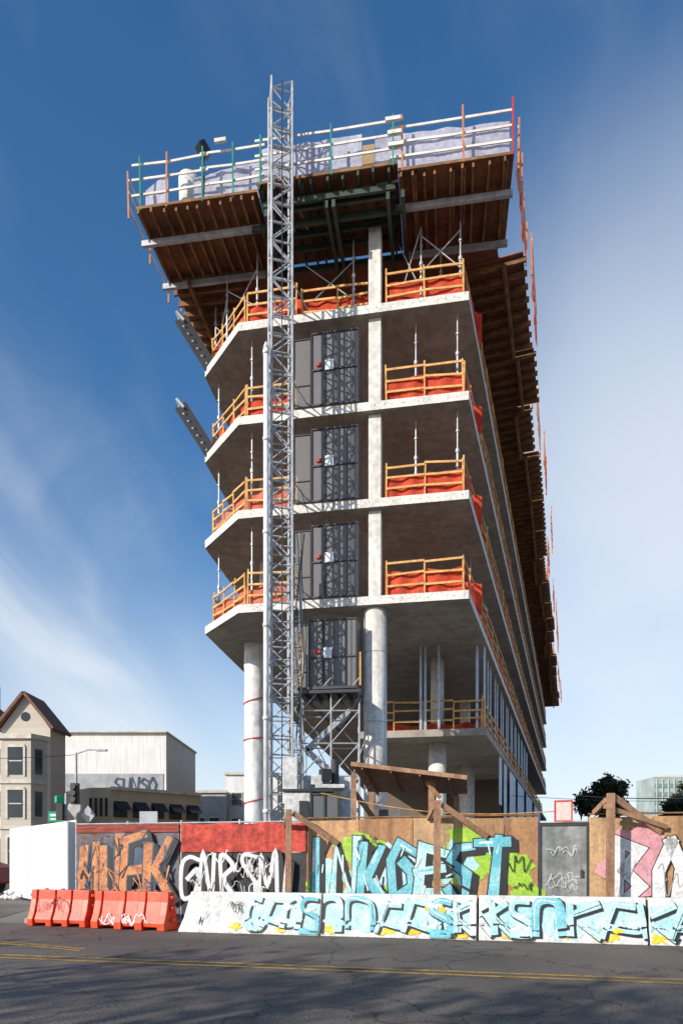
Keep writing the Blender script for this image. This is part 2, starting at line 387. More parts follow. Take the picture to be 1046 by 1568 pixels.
gm.make('gate_mesh',meshm,bld);gl.make('gate_side_mesh',meshl,bld);gf.make('gate_frames',darkst,bld);gs.make('gate_signs',signw,bld);gr.make('gate_labels',redp,bld)
# ------------------------------------------------------------------ hoist mast
hm=empty('construction_hoist_mast')
mm=MB();cx,cy=-2.02,22.6;S=.34;ang=math.radians(14)
def mc(i,z,cx=cx,cy=cy,S=S):
    t=ang+math.pi/4+i*math.pi/2;r=S*math.sqrt(2);return Vector((cx+r*math.cos(t),cy+r*math.sin(t),z))
def truss(z0,z1,bay,cx,cy,S,r=.04,r2=.024):
    for i in range(4):mm.tube(mc(i,z0,cx,cy,S),mc(i,z1,cx,cy,S),r,6)
    z=z0;k=0
    while z<z1-.01:
        for i in range(4):
            mm.tube(mc(i,z,cx,cy,S),mc((i+1)%4,z,cx,cy,S),r2*1.3,5)
            a,b=(i,(i+1)%4) if k%2 else((i+1)%4,i)
            mm.tube(mc(a,z,cx,cy,S),mc(b,min(z+bay,z1),cx,cy,S),r2,5)
        z+=bay;k+=1
truss(1.2,27.0,.62,cx,cy,S)
truss(2.5,12,.9,-1.6,23.3,.2,.025,.015)
for z in floors+[7.0,24.0]:
    for i in(0,1):
        a=mc(i,z+.2);mm.tube(a,(a.x+.1,24.8,z+.2),.035,6)
    mm.tube(mc(0,z+.2),(-1.2,24.6,z+.2),.025,6)
mm.make('mast_truss',mastm,hm)
rk=MB();a=mc(2,1);b=mc(3,1)
rk.beam(((a.x+b.x)/2,(a.y+b.y)/2-.03,1.2),((a.x+b.x)/2,(a.y+b.y)/2-.03,26.9),.03,.03)
a=mc(0,1);rk.beam((a.x+.12,a.y-.1,1.2),(a.x+.12,a.y-.1,26.6),.05,.1);rk.make('mast_rack_and_cable',darkst,hm)
wp=MB();wp.tube((-2.43,22.0,0),(-2.43,22.0,18.0),.085,14);wp.tube((-2.43,22.0,18.0),(-2.43,22.0,18.2),.1,14,.03)
for z in(3,6,9,12,15,17.8):wp.tube((-2.43,22.0,z),(-2.43,22.0,z+.12),.105,14)
wp.make('white_riser_pipe',colwrap,hm,True)
cb=MB()
def cable(pts,r=.012):
    for i in range(len(pts)-1):cb.tube(pts[i],pts[i+1],r,4)
for j in range(4):
    x=-1.5+.08*j;pts=[]
    for i in range(26):
        z=12.5-i*.42;pts.append((x+.08*math.sin(i*.6+j),22.9+.05*j,z))
    cable(pts)
cable([(-1.4+.12*i,23.4+.05*i,14.2-1.2*math.sin(i*.31)) for i in range(11)],.015)
cable([(-3.4+.12*i,24.2,16.2-1.0*math.sin(i*.31)) for i in range(11)],.015)
cb.make('trailing_cables',darkst,hm)
mw=MB();mw.box((-1.3,20.6,2.0),(.75,.9,3.0));mw.box((-1.55,20.9,3.9),(.45,.6,1.4));mw.box((-.35,21.0,3.75),(.9,.5,.12));mw.box((-.75,21,3.95),(.35,.4,.3));mw.box((-.45,21.6,3.0),(1.5,.6,2.2))
mw.make('hoist_control_cabin',M('white_machine_paint',(0.66,0.66,0.64),(0.48,0.48,0.46),3,.5,fine=6),hm,bevel=.02)
md=MB();md.box((-1.1,20.1,2.95),(.28,.02,.6));md.box((-.98,20.6,3.56),(1.5,1.0,.08));md.box((-.5,20.9,4.1),(.3,.3,.35),.4);md.tube((-.2,21.2,3.8),(-.2,21.2,4.6),.12,10);md.make('hoist_cabin_window',darkst,hm)
cgm=MB();cgm.box((-.5,20.5,2.3),(.75,.8,2.2));cgm.make('hoist_cage_mesh',meshm,hm)
cf=MB()
for X in(-.9,-.5,-.1):
    for Y in(20.08,20.92):cf.beam((X,Y,1.2),(X,Y,3.5),.05,.05)
for z in(1.3,2.0,2.7,3.45):
    for Y in(20.08,20.92):cf.beam((-.9,Y,z),(-.1,Y,z),.05,.05)
cf.make('hoist_cage_frame',greenj,hm)
ls=empty('hoist_landing_scaffold')
sc=MB();pf=MB()
xs=(-1.35,-.35,.6);ys=(22.9,24.0)
pf.box((-.35,23.6,7.24),(2.0,1.7,.08),-.17)
for i in range(6):
    a=Vector((-1.3+.36*i,22.8,7.1));pf.beam(a,(a.x+.25,24.4,7.1),.07,.14)
pf.beam((-1.35,22.85,7.1),(.65,22.6,7.1),.1,.1);pf.beam((-1.35,22.85,7.0),(.0,23.6,5.9),.06,.06);pf.beam((.65,22.7,7.0),(.0,23.6,5.9),.06,.06)
for x in xs:
    for y in ys:sc.tube((x,y,0),(x,y,7.1 if x>-1 else 7.6+1.2),.03,6)
for z in(1,2.1,3.2,4.3,5.4,6.5):
    for y in ys:sc.tube((xs[0],y,z),(xs[2],y,z),.024,5)
    for x in xs:sc.tube((x,ys[0],z),(x,ys[1],z),.024,5)
    for i in(0,1):sc.tube((xs[i],ys[0],z),(xs[i+1],ys[0],z+1.1),.02,5);sc.tube((xs[i+1],ys[1],z),(xs[i],ys[1],z+1.1),.02,5)
for i in range(6):
    a=R.uniform(-1.3,.5);sc.tube((a,23.2,R.uniform(3,6)),(a+R.uniform(-.9,.9),23.5,R.uniform(3,6)),.02,5)
for k in range(4):
    z=1.2+k*1.35;x0,x1=(-1.2,.3) if k%2 else(.3,-1.2)
    sc.beam((x0,23.3,z),(x1,23.3,z+1.35),.05,.18);sc.beam((x0,23.8,z),(x1,23.8,z+1.35),.05,.18)
    for s in range(6):
        t=(s+.5)/6;sc.box((lerp(x0,x1,t),23.55,z+1.35*t),(.22,.5,.03))
sc.make('scaffold_tubes',galv,ls);pf.make('landing_platform',darkst,ls)
ysb=MB();ysb.beam((-1.35,22.8,7.3),(-1.35,22.8,9.0),.06,.06);ysb.beam((.62,22.7,7.3),(.62,22.7,8.4),.06,.06);ysb.make('landing_posts',yellow,ls)

# ------------------------------------------------------------------ paint strokes
def catmull(pts,n=7):
    if len(pts)<3:return [Vector(p) for p in pts]
    P=[Vector(p) for p in pts];P=[P[0]*2-P[1]]+P+[P[-1]*2-P[-2]];o=[]
    for i in range(1,len(P)-2):
        for k in range(n):
            t=k/n;a,b,c,d=P[i-1:i+3]
            o.append(.5*((2*b)+(c-a)*t+(2*a-5*b+4*c-d)*t*t+(3*b-a-3*c+d)*t*t*t))
    o.append(P[-2]);return o
LAY=[0.004]
def ribbon(mb,pts,w,mapf,off,hmin=None,hmax=None,cap=True,taper=None):
    P=[Vector(p) for p in pts];n=len(P)
    if cap:
        d=(P[0]-P[1]).normalized();P[0]=P[0]+d*w*.45;d=(P[-1]-P[-2]).normalized();P[-1]=P[-1]+d*w*.45
    vs=[];K=3
    for i,p in enumerate(P):
        if i==0:t=(P[1]-P[0]).normalized();m=1
        elif i==n-1:t=(P[-1]-P[-2]).normalized();m=1
        else:
            a=(P[i]-P[i-1]);b=(P[i+1]-P[i])
            if a.length<1e-6 or b.length<1e-6:a=b=P[i+1]-P[i-1]
            a.normalize();b.normalize();t=a+b
            t=t.normalized() if t.length>.2 else a;m=min(1.7,1/max(.4,t.dot(a)))
        ww=w if taper is None else w*(taper[0]+(taper[1]-taper[0])*i/(n-1))
        nn=Vector((-t.y,t.x))*m*ww/2
        for k in range(K+1):
            q=p+nn*(2*k/K-1);h=q.y
            if hmin is not None:h=max(hmin,h)
            if hmax is not None:h=min(hmax,h)
            vs.append(mapf(q.x,h,off))
    mb.add(vs,[(i*(K+1)+k,i*(K+1)+k+1,(i+1)*(K+1)+k+1,(i+1)*(K+1)+k) for i in range(n-1) for k in range(K)])
def blob(mb,c,rx,ry,mapf,off,hmin,hmax,n=28,rag=.3):
    sd=R.random()*50;vs=[mapf(c[0],min(hmax,max(hmin,c[1])),off)]
    for i in range(n):
        t=2*math.pi*i/n;r=1+rag*noise.noise(Vector((math.cos(t)*2,math.sin(t)*2,sd)))*2
        vs.append(mapf(c[0]+rx*r*math.cos(t),min(hmax,max(hmin,c[1]+ry*r*math.sin(t))),off))
    mb.add(vs,[(0,i+1,(i+1)%n+1) for i in range(n)])
GL={'N':[[(0,0),(.05,1),(.75,.05),(.8,1)]],'K':[[(0,0),(0,1)],[(.8,1),(.12,.48),(.85,0)]],
'G':[[(.85,.85),(.4,1),(0,.6),(.2,0),(.85,.1),(.85,.5),(.45,.5)]],'E':[[(.8,.97),(.05,1),(0,0),(.85,.05)],[(0,.5),(.7,.52)]],
'S':[[(.85,.85),(.3,1),(.02,.72),(.8,.38),(.55,0),(0,.1)]],'T':[[(0,.95),(.95,1)],[(.48,.98),(.4,0)]],'I':[[(.3,1),(.25,0)]],
'B':[[(.05,0),(0,1),(.7,.85),(.2,.53),(.85,.3),(.05,0)]],'O':[[(.4,1),(0,.6),(.1,.05),(.7,.0),(.85,.6),(.4,1)]],'A':[[(0,0),(.4,1),(.85,0)],[(.2,.35),(.65,.35)]],
'H':[[(0,0),(.05,1)],[(.8,0),(.75,1)],[(0,.5),(.8,.45)]],'U':[[(0,1),(.05,.15),(.4,0),(.8,.2),(.8,1)]],
'R':[[(0,0),(0,1),(.75,.8),(.1,.5),(.85,0)]],'M':[[(0,0),(.1,1),(.4,.3),(.75,1),(.85,0)]],'W':[[(0,1),(.2,0),(.45,.7),(.65,0),(.9,1)]]}
def piece(word,s0,h0,cw,ch,w,mapf,outl,fills,grow=.07,hmin=.02,hmax=2.4,jit=.06,gap=1.08,smooth=False,shadow=None,hi=None):
    s=s0
    for i,ch_ in enumerate(word):
        if ch_==' ':s+=cw*.5;continue
        hh=h0+R.uniform(-.05,.05)*ch;fm=fills[i%len(fills)];strokes=[]
        for st_ in GL[ch_]:
            pts=[(s+(x+R.uniform(-jit,jit))*cw+.12*(y-.5)*cw,hh+(y+R.uniform(-jit,jit))*ch) for x,y in st_]
            if smooth:pts=catmull(pts,5)
            strokes.append(pts)
        tp=[(R.uniform(.8,1.0),R.uniform(.95,1.3)) for _ in strokes]
        if shadow:
            for p,t in zip(strokes,tp):
                for k in(1,.5):
                    LAY[0]+=.0004;ribbon(shadow,[(q[0]+.12*k,q[1]-.09*k) for q in p],w+grow,mapf,LAY[0],hmin,hmax,taper=t)
        for p,t in zip(strokes,tp):
            LAY[0]+=.0004;ribbon(outl,p,w+grow,mapf,LAY[0],hmin,hmax,taper=t)
        for p,t in zip(strokes,tp):
            LAY[0]+=.0004;ribbon(fm,p,w,mapf,LAY[0],hmin,hmax,taper=t)
        if hi:
            for p in strokes:
                LAY[0]+=.0004;a=Vector(p[0]).lerp(Vector(p[1]),.15);b=Vector(p[0]).lerp(Vector(p[1]),R.uniform(.4,.9))
                ribbon(R.choice(hi),[(a.x-w*.22,a.y),(b.x-w*.22,b.y)],w*R.uniform(.2,.5),mapf,LAY[0],hmin,hmax)
        s+=cw*gap
def tag(mb,s,h,w,hh,mapf,lw=.022,n=9,hmin=.02,hmax=2.4):
    pts=[(s+w*(i/(n-1))+R.uniform(-.08,.08)*w,h+R.random()*hh) for i in range(n)]
    LAY[0]+=.0004;ribbon(mb,catmull(pts,6),lw,mapf,LAY[0],hmin,hmax,cap=False)
paint=lambda n,c,c2=None,sc=3:M(n,c,c2,sc,.55,fine=20)
pblack=paint('spray_black',(0.02,0.02,0.022));pwhite=paint('spray_white',(0.78,0.78,0.76),(0.58,0.58,0.58));pcyan=paint('spray_cyan',(0.1,0.42,0.5),(0.28,0.6,0.66),2)
ppale=paint('spray_pale_blue',(0.55,0.74,0.76),(0.3,0.6,0.64),2.5);pgreen=paint('spray_lime',(0.38,0.58,0.05),(0.24,0.44,0.03));pyel=paint('spray_yellow',(0.85,0.58,0.03),(0.75,0.45,0.02))
porange=paint('spray_orange',(0.66,0.27,0.09),(0.36,0.12,0.05),5);pgrey=paint('spray_grey',(0.35,0.36,0.38));pblue=paint('spray_navy',(0.05,0.09,0.16),(0.03,0.05,0.08));ppink=paint('spray_pink',(0.7,0.33,0.36))
# ------------------------------------------------------------------ hoarding fences
O=Vector((-6.63,17.0));fu=Vector((.9655,-.2607)).normalized();fn_=Vector((-.2607,-.9655)).normalized()
def FM(s,h,off):
    p=O+fu*s+fn_*off;return (p.x,p.y,h)
def fbox(mb,s0,s1,h0,h1,o0,o1):
    a=[FM(s,h,o) for h in(h0,h1) for s,o in((s0,o1),(s1,o1),(s1,o0),(s0,o0))]
    mb.add(a,[(0,3,2,1),(4,5,6,7),(0,1,5,4),(1,2,6,5),(2,3,7,6),(3,0,4,7)])
pf1=empty('plywood_hoarding_fence')
pm=[M('hoarding_plywood_%d'%i,c,tuple(x*.6 for x in c),1.3,.75,.2,fine=16,stretch=(1,1,.35),c3=tuple(x*1.3 for x in c),streak=.25) for i,c in enumerate(((.55,.31,.15),(.46,.24,.11),(.6,.38,.2)))]
shs=[MB(),MB(),MB()];edges=[6.08,7.28,8.48,9.68,10.4,11.08];i=0
for a,b in list(zip(edges,edges[1:]))+[(12.06+1.2*k,12.06+1.2*(k+1)) for k in range(7)]:
    fbox(shs[i%3],a,b-.012,.08+R.uniform(-.02,.02),2.44+R.uniform(-.025,.025),-.02+R.uniform(-.004,0),R.uniform(-.003,0));i+=1
for k in range(3):shs[k].make('plywood_sheets_%d'%k,pm[k],pf1)
fr=MB()
for s in(6.08,7.3,8.5,9.7,11.0,12.1,13.3,14.5,16,18):fbox(fr,s-.05,s+.05,0,2.4,-.12,-.026)
fbox(fr,6.08,11.08,2.47,2.5,-.12,.03);fbox(fr,12.06,20,2.47,2.5,-.12,.03)
fr.make('fence_framing',joist,pf1)
dr_=MB();fbox(dr_,11.14,12.02,.3,2.25,-.04,-.005);dr_.make('steel_door',M('door_grey_steel',(0.3,0.31,0.3),(0.18,0.19,0.185),1.5,.5,fine=9,streak=.3),pf1)
df=MB();fbox(df,11.08,11.14,.1,2.32,-.06,.02);fbox(df,12.02,12.06,.1,2.32,-.06,.02);fbox(df,11.14,12.02,2.25,2.32,-.06,.02);fbox(df,11.9,11.95,1.2,1.35,-.01,.05);df.make('door_frame',darkst,pf1)
wpst=MB();timber=M('weathered_timber',(0.42,0.24,0.14),(0.26,0.14,0.08),4,.8,fine=12,stretch=(1,1,.3))
for s,hh in((5.8,2.65),(9.05,2.78),(12.4,2.85)):
    p0=FM(s,0,.55);wpst.beam(p0,(p0[0]+.02,p0[1],hh),.13,.11,up=(0,1,0))
    q=FM(s+.1,hh-.08,.5);wpst.beam(q,FM(s+1.0,hh-.75,.06),.05,.12);q=FM(s-.05,hh-.12,.5);wpst.beam(q,FM(s-.25,hh-.35,.05),.05,.1)
wpst.beam(FM(12.3,2.6,.55),FM(13.5,2.2,.1),.05,.09)
wpst.make('timber_braces',timber,pf1)
g={k:MB() for k in('black','white','cyan','pale','green','yellow','orange','grey','pink','navy')}
for c,rx,ry_ in(((6.6,1.2),.35,.35),((7.3,1.75),.55,.28),((7.6,1.0),.6,.4),((6.5,.75),.45,.22),((9.7,1.6),.5,.5),((10.4,1.35),.55,.35),((10.8,.85),.3,.35),((9.55,2.05),.3,.18)):
    for k in range(3):
        LAY[0]+=.0004;blob(g['green'],(c[0]+R.uniform(-.1,.1),c[1]+R.uniform(-.1,.1)),rx*.85,ry_*.85,FM,LAY[0],.1,2.42,rag=.5)
for x in(6.5,7.2,7.8,8.6,9.4):
    LAY[0]+=.0004;blob(g['pale'],(x,R.uniform(.9,1.5)),.35,.4,FM,LAY[0],.1,2.42,rag=.5)
piece('INKGEST',6.1,.7,.56,1.2,.19,FM,g['black'],[g['cyan'],g['pale'],g['cyan'],g['cyan'],g['pale'],g['cyan']],grow=.05,gap=1.13,shadow=g['black'],jit=.15,hi=[g['pale'],g['white'],g['cyan']])
for _ in range(26):
    s=R.uniform(6.3,10.3);h=R.uniform(.6,1.9);LAY[0]+=.0004
    ribbon(g[R.choice(['pale','white','black','cyan'])],[(s,h),(s+R.uniform(-.15,.25),h+R.uniform(-.4,.4))],R.uniform(.02,.06),FM,LAY[0],.1,2.4)
tag(g['black'],10.45,1.3,.5,.35,FM,.022,12);tag(g['black'],7.3,1.85,.5,.25,FM,.018,12);tag(g['black'],10.6,.9,.4,.2,FM,.018,11)
for _ in range(6):tag(g['white'],11.25,.5+R.random()*1.2,.6,.2,FM,.008,12)
LAY[0]+=.0004;blob(g['pink'],(12.9,1.5),.6,.7,FM,LAY[0],.1,2.42)
piece('BOAS',12.62,.55,.5,1.35,.24,FM,g['black'],[g['white']],grow=.04,gap=1.45,jit=.03,smooth=False)
for a in range(3):
    s=[12.6,13.3,14.0][a];tag(g['grey'],s,.7,.6,.8,FM,.02,6)
mf=empty('mesh_privacy_fence')
scr=MB();sd=3.3
def cloth(s0,s1,h0,h1,o):
    scr.grid(lambda u,v:FM(lerp(s0,s1,u),lerp(h0,h1,v)+(-.05*abs(math.sin(u*9)) if v==1 else 0),o+.018*noise.noise(Vector((u*9,v*5,sd)))),20,8)
cloth(.04,2.86,.12,2.38,-.02)
scr.make('blue_grey_screen',M('blue_grey_mesh',(0.16,0.18,0.21),(0.15,0.07,0.05),2,.8,fine=10),mf)
pol=MB()
for s in(0,1.45,2.9,4.4,6.02):
    a=FM(s,0,-.06);pol.tube(a,(a[0],a[1],2.48),.03,8)
a=FM(0,2.42,-.06);b=FM(6.0,2.42,-.06);pol.tube(a,b,.02,6);pol.make('fence_posts',galv,mf)
scr=MB();cloth(2.92,6.04,.1,1.75,-.02);scr.make('black_screen',M('black_mesh_screen',(0.05,0.05,0.055),None,3,.8),mf)
scr=MB();cloth(2.92,6.04,1.72,2.42,.012);scr.make('red_screen',M('red_mesh_screen',(0.6,0.08,0.05),(0.36,0.04,0.03),3,.8,fine=12,streak=.3),mf)
scr=MB();cloth(.04,2.86,2.2,2.42,.012);scr.make('dark_red_top_strip',M('dark_red_strip',(0.32,0.06,0.04),None,3,.8),mf)
g2={k:MB() for k in g}
FM2=lambda s,h,o:FM(s,h,o+.02)
for _ in range(12):
    LAY[0]+=.0004;blob(g2[R.choice(['navy','orange','navy'])],(R.uniform(.3,2.5),R.uniform(.5,1.9)),.3,.25,FM2,LAY[0],.2,2.2,rag=.6)
piece('HUEK',.2,.55,.6,1.4,.2,FM2,g2['navy'],[g2['orange']],grow=.06,gap=1.06,jit=.13,shadow=g2['black'])
for _ in range(34):
    s=R.uniform(.2,2.6);h=R.uniform(.5,2.1);LAY[0]+=.0004
    ribbon(g2[R.choice(['orange','black','navy','navy'])],[(s,h),(s+R.uniform(-.2,.25),h+R.uniform(-.4,.4)),(s+R.uniform(-.1,.3),h+R.uniform(-.3,.3))],R.uniform(.02,.06),FM,LAY[0]+.02,.2,2.2)
piece('GNRSMI',3.0,.7,.45,.95,.085,FM2,g2['grey'],[g2['white']],grow=.02,gap=1.1,jit=.15,smooth=True,shadow=g2['black'])
for _ in range(12):tag(g2[R.choice(['white','white','black'])],R.uniform(3,5.3),R.uniform(.5,1.3),.5,.5,FM2,R.uniform(.012,.03),10)
gm_={'black':pblack,'white':pwhite,'cyan':pcyan,'pale':ppale,'green':pgreen,'yellow':pyel,'orange':porange,'grey':pgrey,'pink':ppink,'navy':pblue}
for k in g:
    if g[k].v:g[k].make('graffiti_'+k,gm_[k],pf1)
    if g2[k].v:g2[k].make('graffiti_'+k,gm_[k],mf)
# ------------------------------------------------------------------ jersey barriers
JO=Vector((-3.5,14.6));ju=Vector((.9727,-.2318)).normalized();jn=Vector((-.2318,-.9727)).normalized()
BH=.86
prof=[(0,0.0),(.07,.0),(.30,.13),(BH,.215)]
def joff(h):
    for i in range(3):
        if h<=prof[i+1][0]:
            t=(h-prof[i][0])/(prof[i+1][0]-prof[i][0]);return -lerp(prof[i][1],prof[i+1][1],t)
    return -.215
def JM(s,h,off):
    p=JO+ju*s+jn*(joff(h)+off+.006);return (p.x,p.y,h)
bc=M('barrier_white_paint',(0.8,0.79,0.77),(0.66,0.65,0.63),1.6,.8,.3,fine=14,streak=.2)
starts=[(0,3.12),(3.16,6.27),(6.31,9.34),(9.38,12.5),(12.54,15.6)]
gk=[{k:MB() for k in g} for _ in starts]
barrs=[]
for bi,(s0,s1) in enumerate(starts):
    e=empty('concrete_jersey_barrier');barrs.append(e);mb=MB()
    full=[(0,0),(.07,0),(.30,-.13),(BH,-.215),(BH,-.385),(.30,-.47),(.07,-.6),(0,-.6)]
    vs=[];n=len(full)
    for s in(s0,s1):
        for h,o in full:
            ss=s+(.2*h/BH if(bi==0 and s==s0) else 0)
            p=JO+ju*ss+jn*o;vs.append((p.x,p.y,h))
    mb.add(vs,[tuple(range(n)),tuple(range(2*n-1,n-1,-1))]+[(i,n+i,n+(i+1)%n,(i+1)%n) for i in range(n)])
    mb.make('barrier_body',bc,e,bevel=.018)
    hk=MB();p=JO+ju*(s1+.02)+jn*(-.3);hk.tube((p.x,p.y,.3),(p.x,p.y,BH-.05),.02,6);hk.make('joint_pin',darkst,e)
LAY[0]=.004
HM=BH-.02
# the piece runs across the barrier joints; every stroke is cut at the joints
class Clip:
    """routes a stroke to each barrier it touches, splitting at the joints"""
    def __init__(s,key):s.key=key
def put(key,pts,w,taper=None,lay=True,sm=False):
    LAY[0]+=.00022
    P=catmull(pts,6) if sm else [Vector(p) for p in pts]
    # resample so cuts at joints are clean
    Q=[]
    for a,b in zip(P,P[1:]):
        n=max(1,int((b-a).length/.06))
        for k in range(n):Q.append(a.lerp(b,k/n))
    Q.append(P[-1])
    for i,(s0,s1) in enumerate(starts):
        if min(q.x for q in Q)>s1 or max(q.x for q in Q)<s0:continue
        run=[]
        N=len(Q)
        for j,q in enumerate(Q):
            t=j/max(1,N-1);inside=s0-.02<q.x<s1+.02
            if inside:run.append((q,t))
            if(not inside or j==N-1) and run:
                if len(run)>1:
                    tp=None
                    if taper:tp=(lerp(taper[0],taper[1],run[0][1]),lerp(taper[0],taper[1],run[-1][1]))
                    ribbon(gk[i][key],[r[0] for r in run],w,lambda s,h,o,s0=s0,s1=s1:JM(min(s1-.012,max(s0+.012,s)),h,o),LAY[0],.03,HM,cap=False,taper=tp)
                run=[]
def jblob(key,c,rx,ry,rag=.4,n=28):
    LAY[0]+=.00022
    for i,(s0,s1) in enumerate(starts):
        if c[0]-rx*1.5<s1 and c[0]+rx*1.5>s0:
            if s0<c[0]<s1:blob(gk[i][key],c,rx,ry,lambda s,h,o,s0=s0,s1=s1:JM(min(s1-.012,max(s0+.012,s)),h,o),LAY[0],.04,HM,n,rag)
S0=1.5;S1=13.5
s=S0+.2
while s<S1:
    jblob('pale',(s,R.uniform(.35,.5)),.3,.26);s+=.3
s=S0-.2
while s<S1:
    jblob('yellow',(s,R.uniform(.1,.2)),R.uniform(.12,.25),R.uniform(.05,.1),.5);s+=R.uniform(.5,1.2)
def wl(s,w):
    # one interlocking letter: outline, fill, highlight of 2 big strokes
    kind=R.choice(('arch','zig','hook','bar','ess','slash'))
    j=lambda v:v+R.uniform(-.05,.05)
    if kind=='arch':st=[([(s,.15),(s+w*.1,.7),(s+w*.8,.72),(s+w*.95,.15)],True)]
    elif kind=='zig':st=[([(s,.68),(s+w*.9,.72),(s+w*.1,.2),(s+w,.14)],False)]
    elif kind=='hook':st=[([(s+w,.66),(s+w*.3,.76),(s,.45),(s+w*.3,.12),(s+w,.2),(s+w*.9,.42),(s+w*.5,.42)],True)]
    elif kind=='bar':st=[([(s+.05,.76),(s+w*.2,.1)],False),([(s+w*.2,.5),(s+w,.74)],True),([(s+w*.3,.42),(s+w*1.05,.1)],False)]
    elif kind=='ess':st=[([(s+w,.7),(s+w*.3,.76),(s+.02,.58),(s+w*.8,.36),(s+w*.8,.14),(s,.12)],True)]
    else:st=[([(s,.12),(s+w*.45,.76)],False),([(s+w*.3,.7),(s+w*1.15,.66)],False),([(s+w*.15,.3),(s+w*1.1,.22),(s+w*1.25,.4)],True)]
    lw=R.uniform(.11,.155);out=[]
    for p,sm in st:out.append(([(j(x),min(.74,max(.1,j(y)))) for x,y in p],sm,(R.uniform(.6,1.05),R.uniform(.8,1.3))))
    for p,sm,tp in out:
        put('black',[(x+.03,y-.03) for x,y in p],lw+.035,tp,sm=sm)
    col=R.choice(['pale','pale','pale','white','cyan','pale'])
    for p,sm,tp in out:put(col,p,lw,tp,sm=sm)
    for p,sm,tp in out:
        if R.random()<.7:put('white' if col!='white' else 'pale',[(x-.015,y+.02) for x,y in p[:max(2,len(p)//2+1)]],.02,None,sm=sm)
        if R.random()<.35:put('black',[(x+.03,y-.01) for x,y in p[-2:]],.014)
s=S0
while s<S1:
    w=R.uniform(.34,.62);wl(s,w)
    if R.random()<.35:jblob('yellow',(s+w*R.random(),R.uniform(.2,.6)),.09,.05,.5,14)
    if R.random()<.25:jblob('white',(s+w*R.random(),R.uniform(.5,.7)),.12,.05,.6,14)
    s+=w*R.uniform(.85,1.2)
def jm0(s,h,o):return JM(min(3.1,max(.2,s)),h,o)
tag(gk[0]['black'],1.15,.42,.3,.3,jm0,.016,11,hmax=HM);tag(gk[0]['black'],1.08,.45,.35,.25,jm0,.013,12,hmax=HM)
tag(gk[0]['grey'],.35,.2,.3,.3,jm0,.01,5,hmax=HM)
LAY[0]+=.0003;blob(gk[0]['black'],(.5,.25),.02,.09,jm0,LAY[0],.02,HM,n=10)
for i in range(len(starts)):
    for k in gk[i]:
        if gk[i][k].v:gk[i][k].make('graffiti_'+k,gm_[k],barrs[i])
# ------------------------------------------------------------------ water filled barriers
orp=M('orange_plastic',(0.78,0.085,0.03),(0.66,0.055,0.02),2.5,.42,.15,c3=(0.82,0.14,0.07),fine=7)
def waterbarrier(p,q,H=.84):
    e=empty('water_filled_barrier');u=(q-p);L=u.length;u.normalize();n=Vector((u.y,-u.x));mb=MB()
    def prof2(k):
        return [(.27-k,.0),(.28-k,.16),(.2-k,.34),(.13-k*.8,.62),(.11-k*.8,H-.02*(k>0)),(.07,H)]
    segs=[(0,.1,0),(.1,.32,.05),(.32,.42,0),(.42,.6,.05),(.6,.7,0),(.7,.9,.05),(.9,1,0)]
    for a,b,k in segs:
        pr_=prof2(k);pts=[(w,h) for w,h in pr_]+[(-w,h) for w,h in reversed(pr_)]
        if k: pts=[(w,max(h,.07)) for w,h in pts]
        m=len(pts);vs=[]
        for t in(a,b):
            for w,h in pts:
                c=p+u*(L*t)+n*w;vs.append((c.x,c.y,h))
        mb.add(vs,[tuple(range(m)),tuple(range(2*m-1,m-1,-1))]+[(i,m+i,m+(i+1)%m,(i+1)%m) for i in range(m)])
    for t in(.21,.5,.8):
        c=p+u*(L*t);mb.tube((c.x,c.y,H-.03),(c.x,c.y,H+.03),.05,12)
    for t,sg in((0,-1),(1,1)):
        c=p+u*(L*t+.03*sg)
        for h in(.2,.45,.68):mb.tube((c.x,c.y,h),(c.x,c.y,h+.07),.07,12)
    mb.make('barrier_shell',orp,e,bevel=.02)
    def mapf(s,h,off):
        hw=lerp(.28,.2,min(1,h/.34)) if h<.34 else lerp(.2,.11,(h-.34)/.46)
        c=p+u*s+n*(hw+off);return (c.x,c.y,h)
    return e,mapf,L
w1,mp1,L1=waterbarrier(Vector((-7.25,16.15)),Vector((-5.75,15.75)))
w2,mp2,L2=waterbarrier(Vector((-5.55,15.6)),Vector((-3.72,14.95)))
gw=MB();LAY[0]=.006
for _ in range(6):tag(gw,R.uniform(.1,.9),.1,.7,.25,mp2,.018,9,hmax=.4)
gw.make('white_tags',pwhite,w2)
gw=MB()
for _ in range(3):tag(gw,R.uniform(.1,.6),.35,.5,.35,mp1,.014,8,hmax=.78)
gw.make('dark_tags',M('dark_red_marker',(0.25,0.03,0.02)),w1)
# ------------------------------------------------------------------ timber canopy
cp=empty('timber_canopy');mb=MB()
roof=[Vector((.22,16.1,3.84)),Vector((2.88,15.7,3.47)),Vector((3.3,17.9,3.28)),Vector((.75,18.8,3.42))]
vs=roof+[v-Vector((0,0,.03)) for v in roof];mb.add(vs,[(0,1,2,3),(7,6,5,4),(0,4,5,1),(1,5,6,2),(2,6,7,3),(3,7,4,0)])
mb.make('canopy_sheet',timber,cp)
mb=MB();mb.beam(roof[0]-Vector((0,.03,.04)),roof[1]-Vector((0,.03,.04)),.04,.1)
for t in(.1,.35,.6,.85):
    mb.beam(roof[0].lerp(roof[1],t)-Vector((0,0,.09)),roof[3].lerp(roof[2],t)-Vector((0,0,.09)),.04,.09)
mb.beam((.3,16.6,0),(.3,16.6,3.65),.12,.12);mb.beam((2.15,16.3,0),(2.15,16.3,3.45),.14,.12);mb.beam((2.22,16.3,0),(2.22,16.4,3.3),.1,.08)
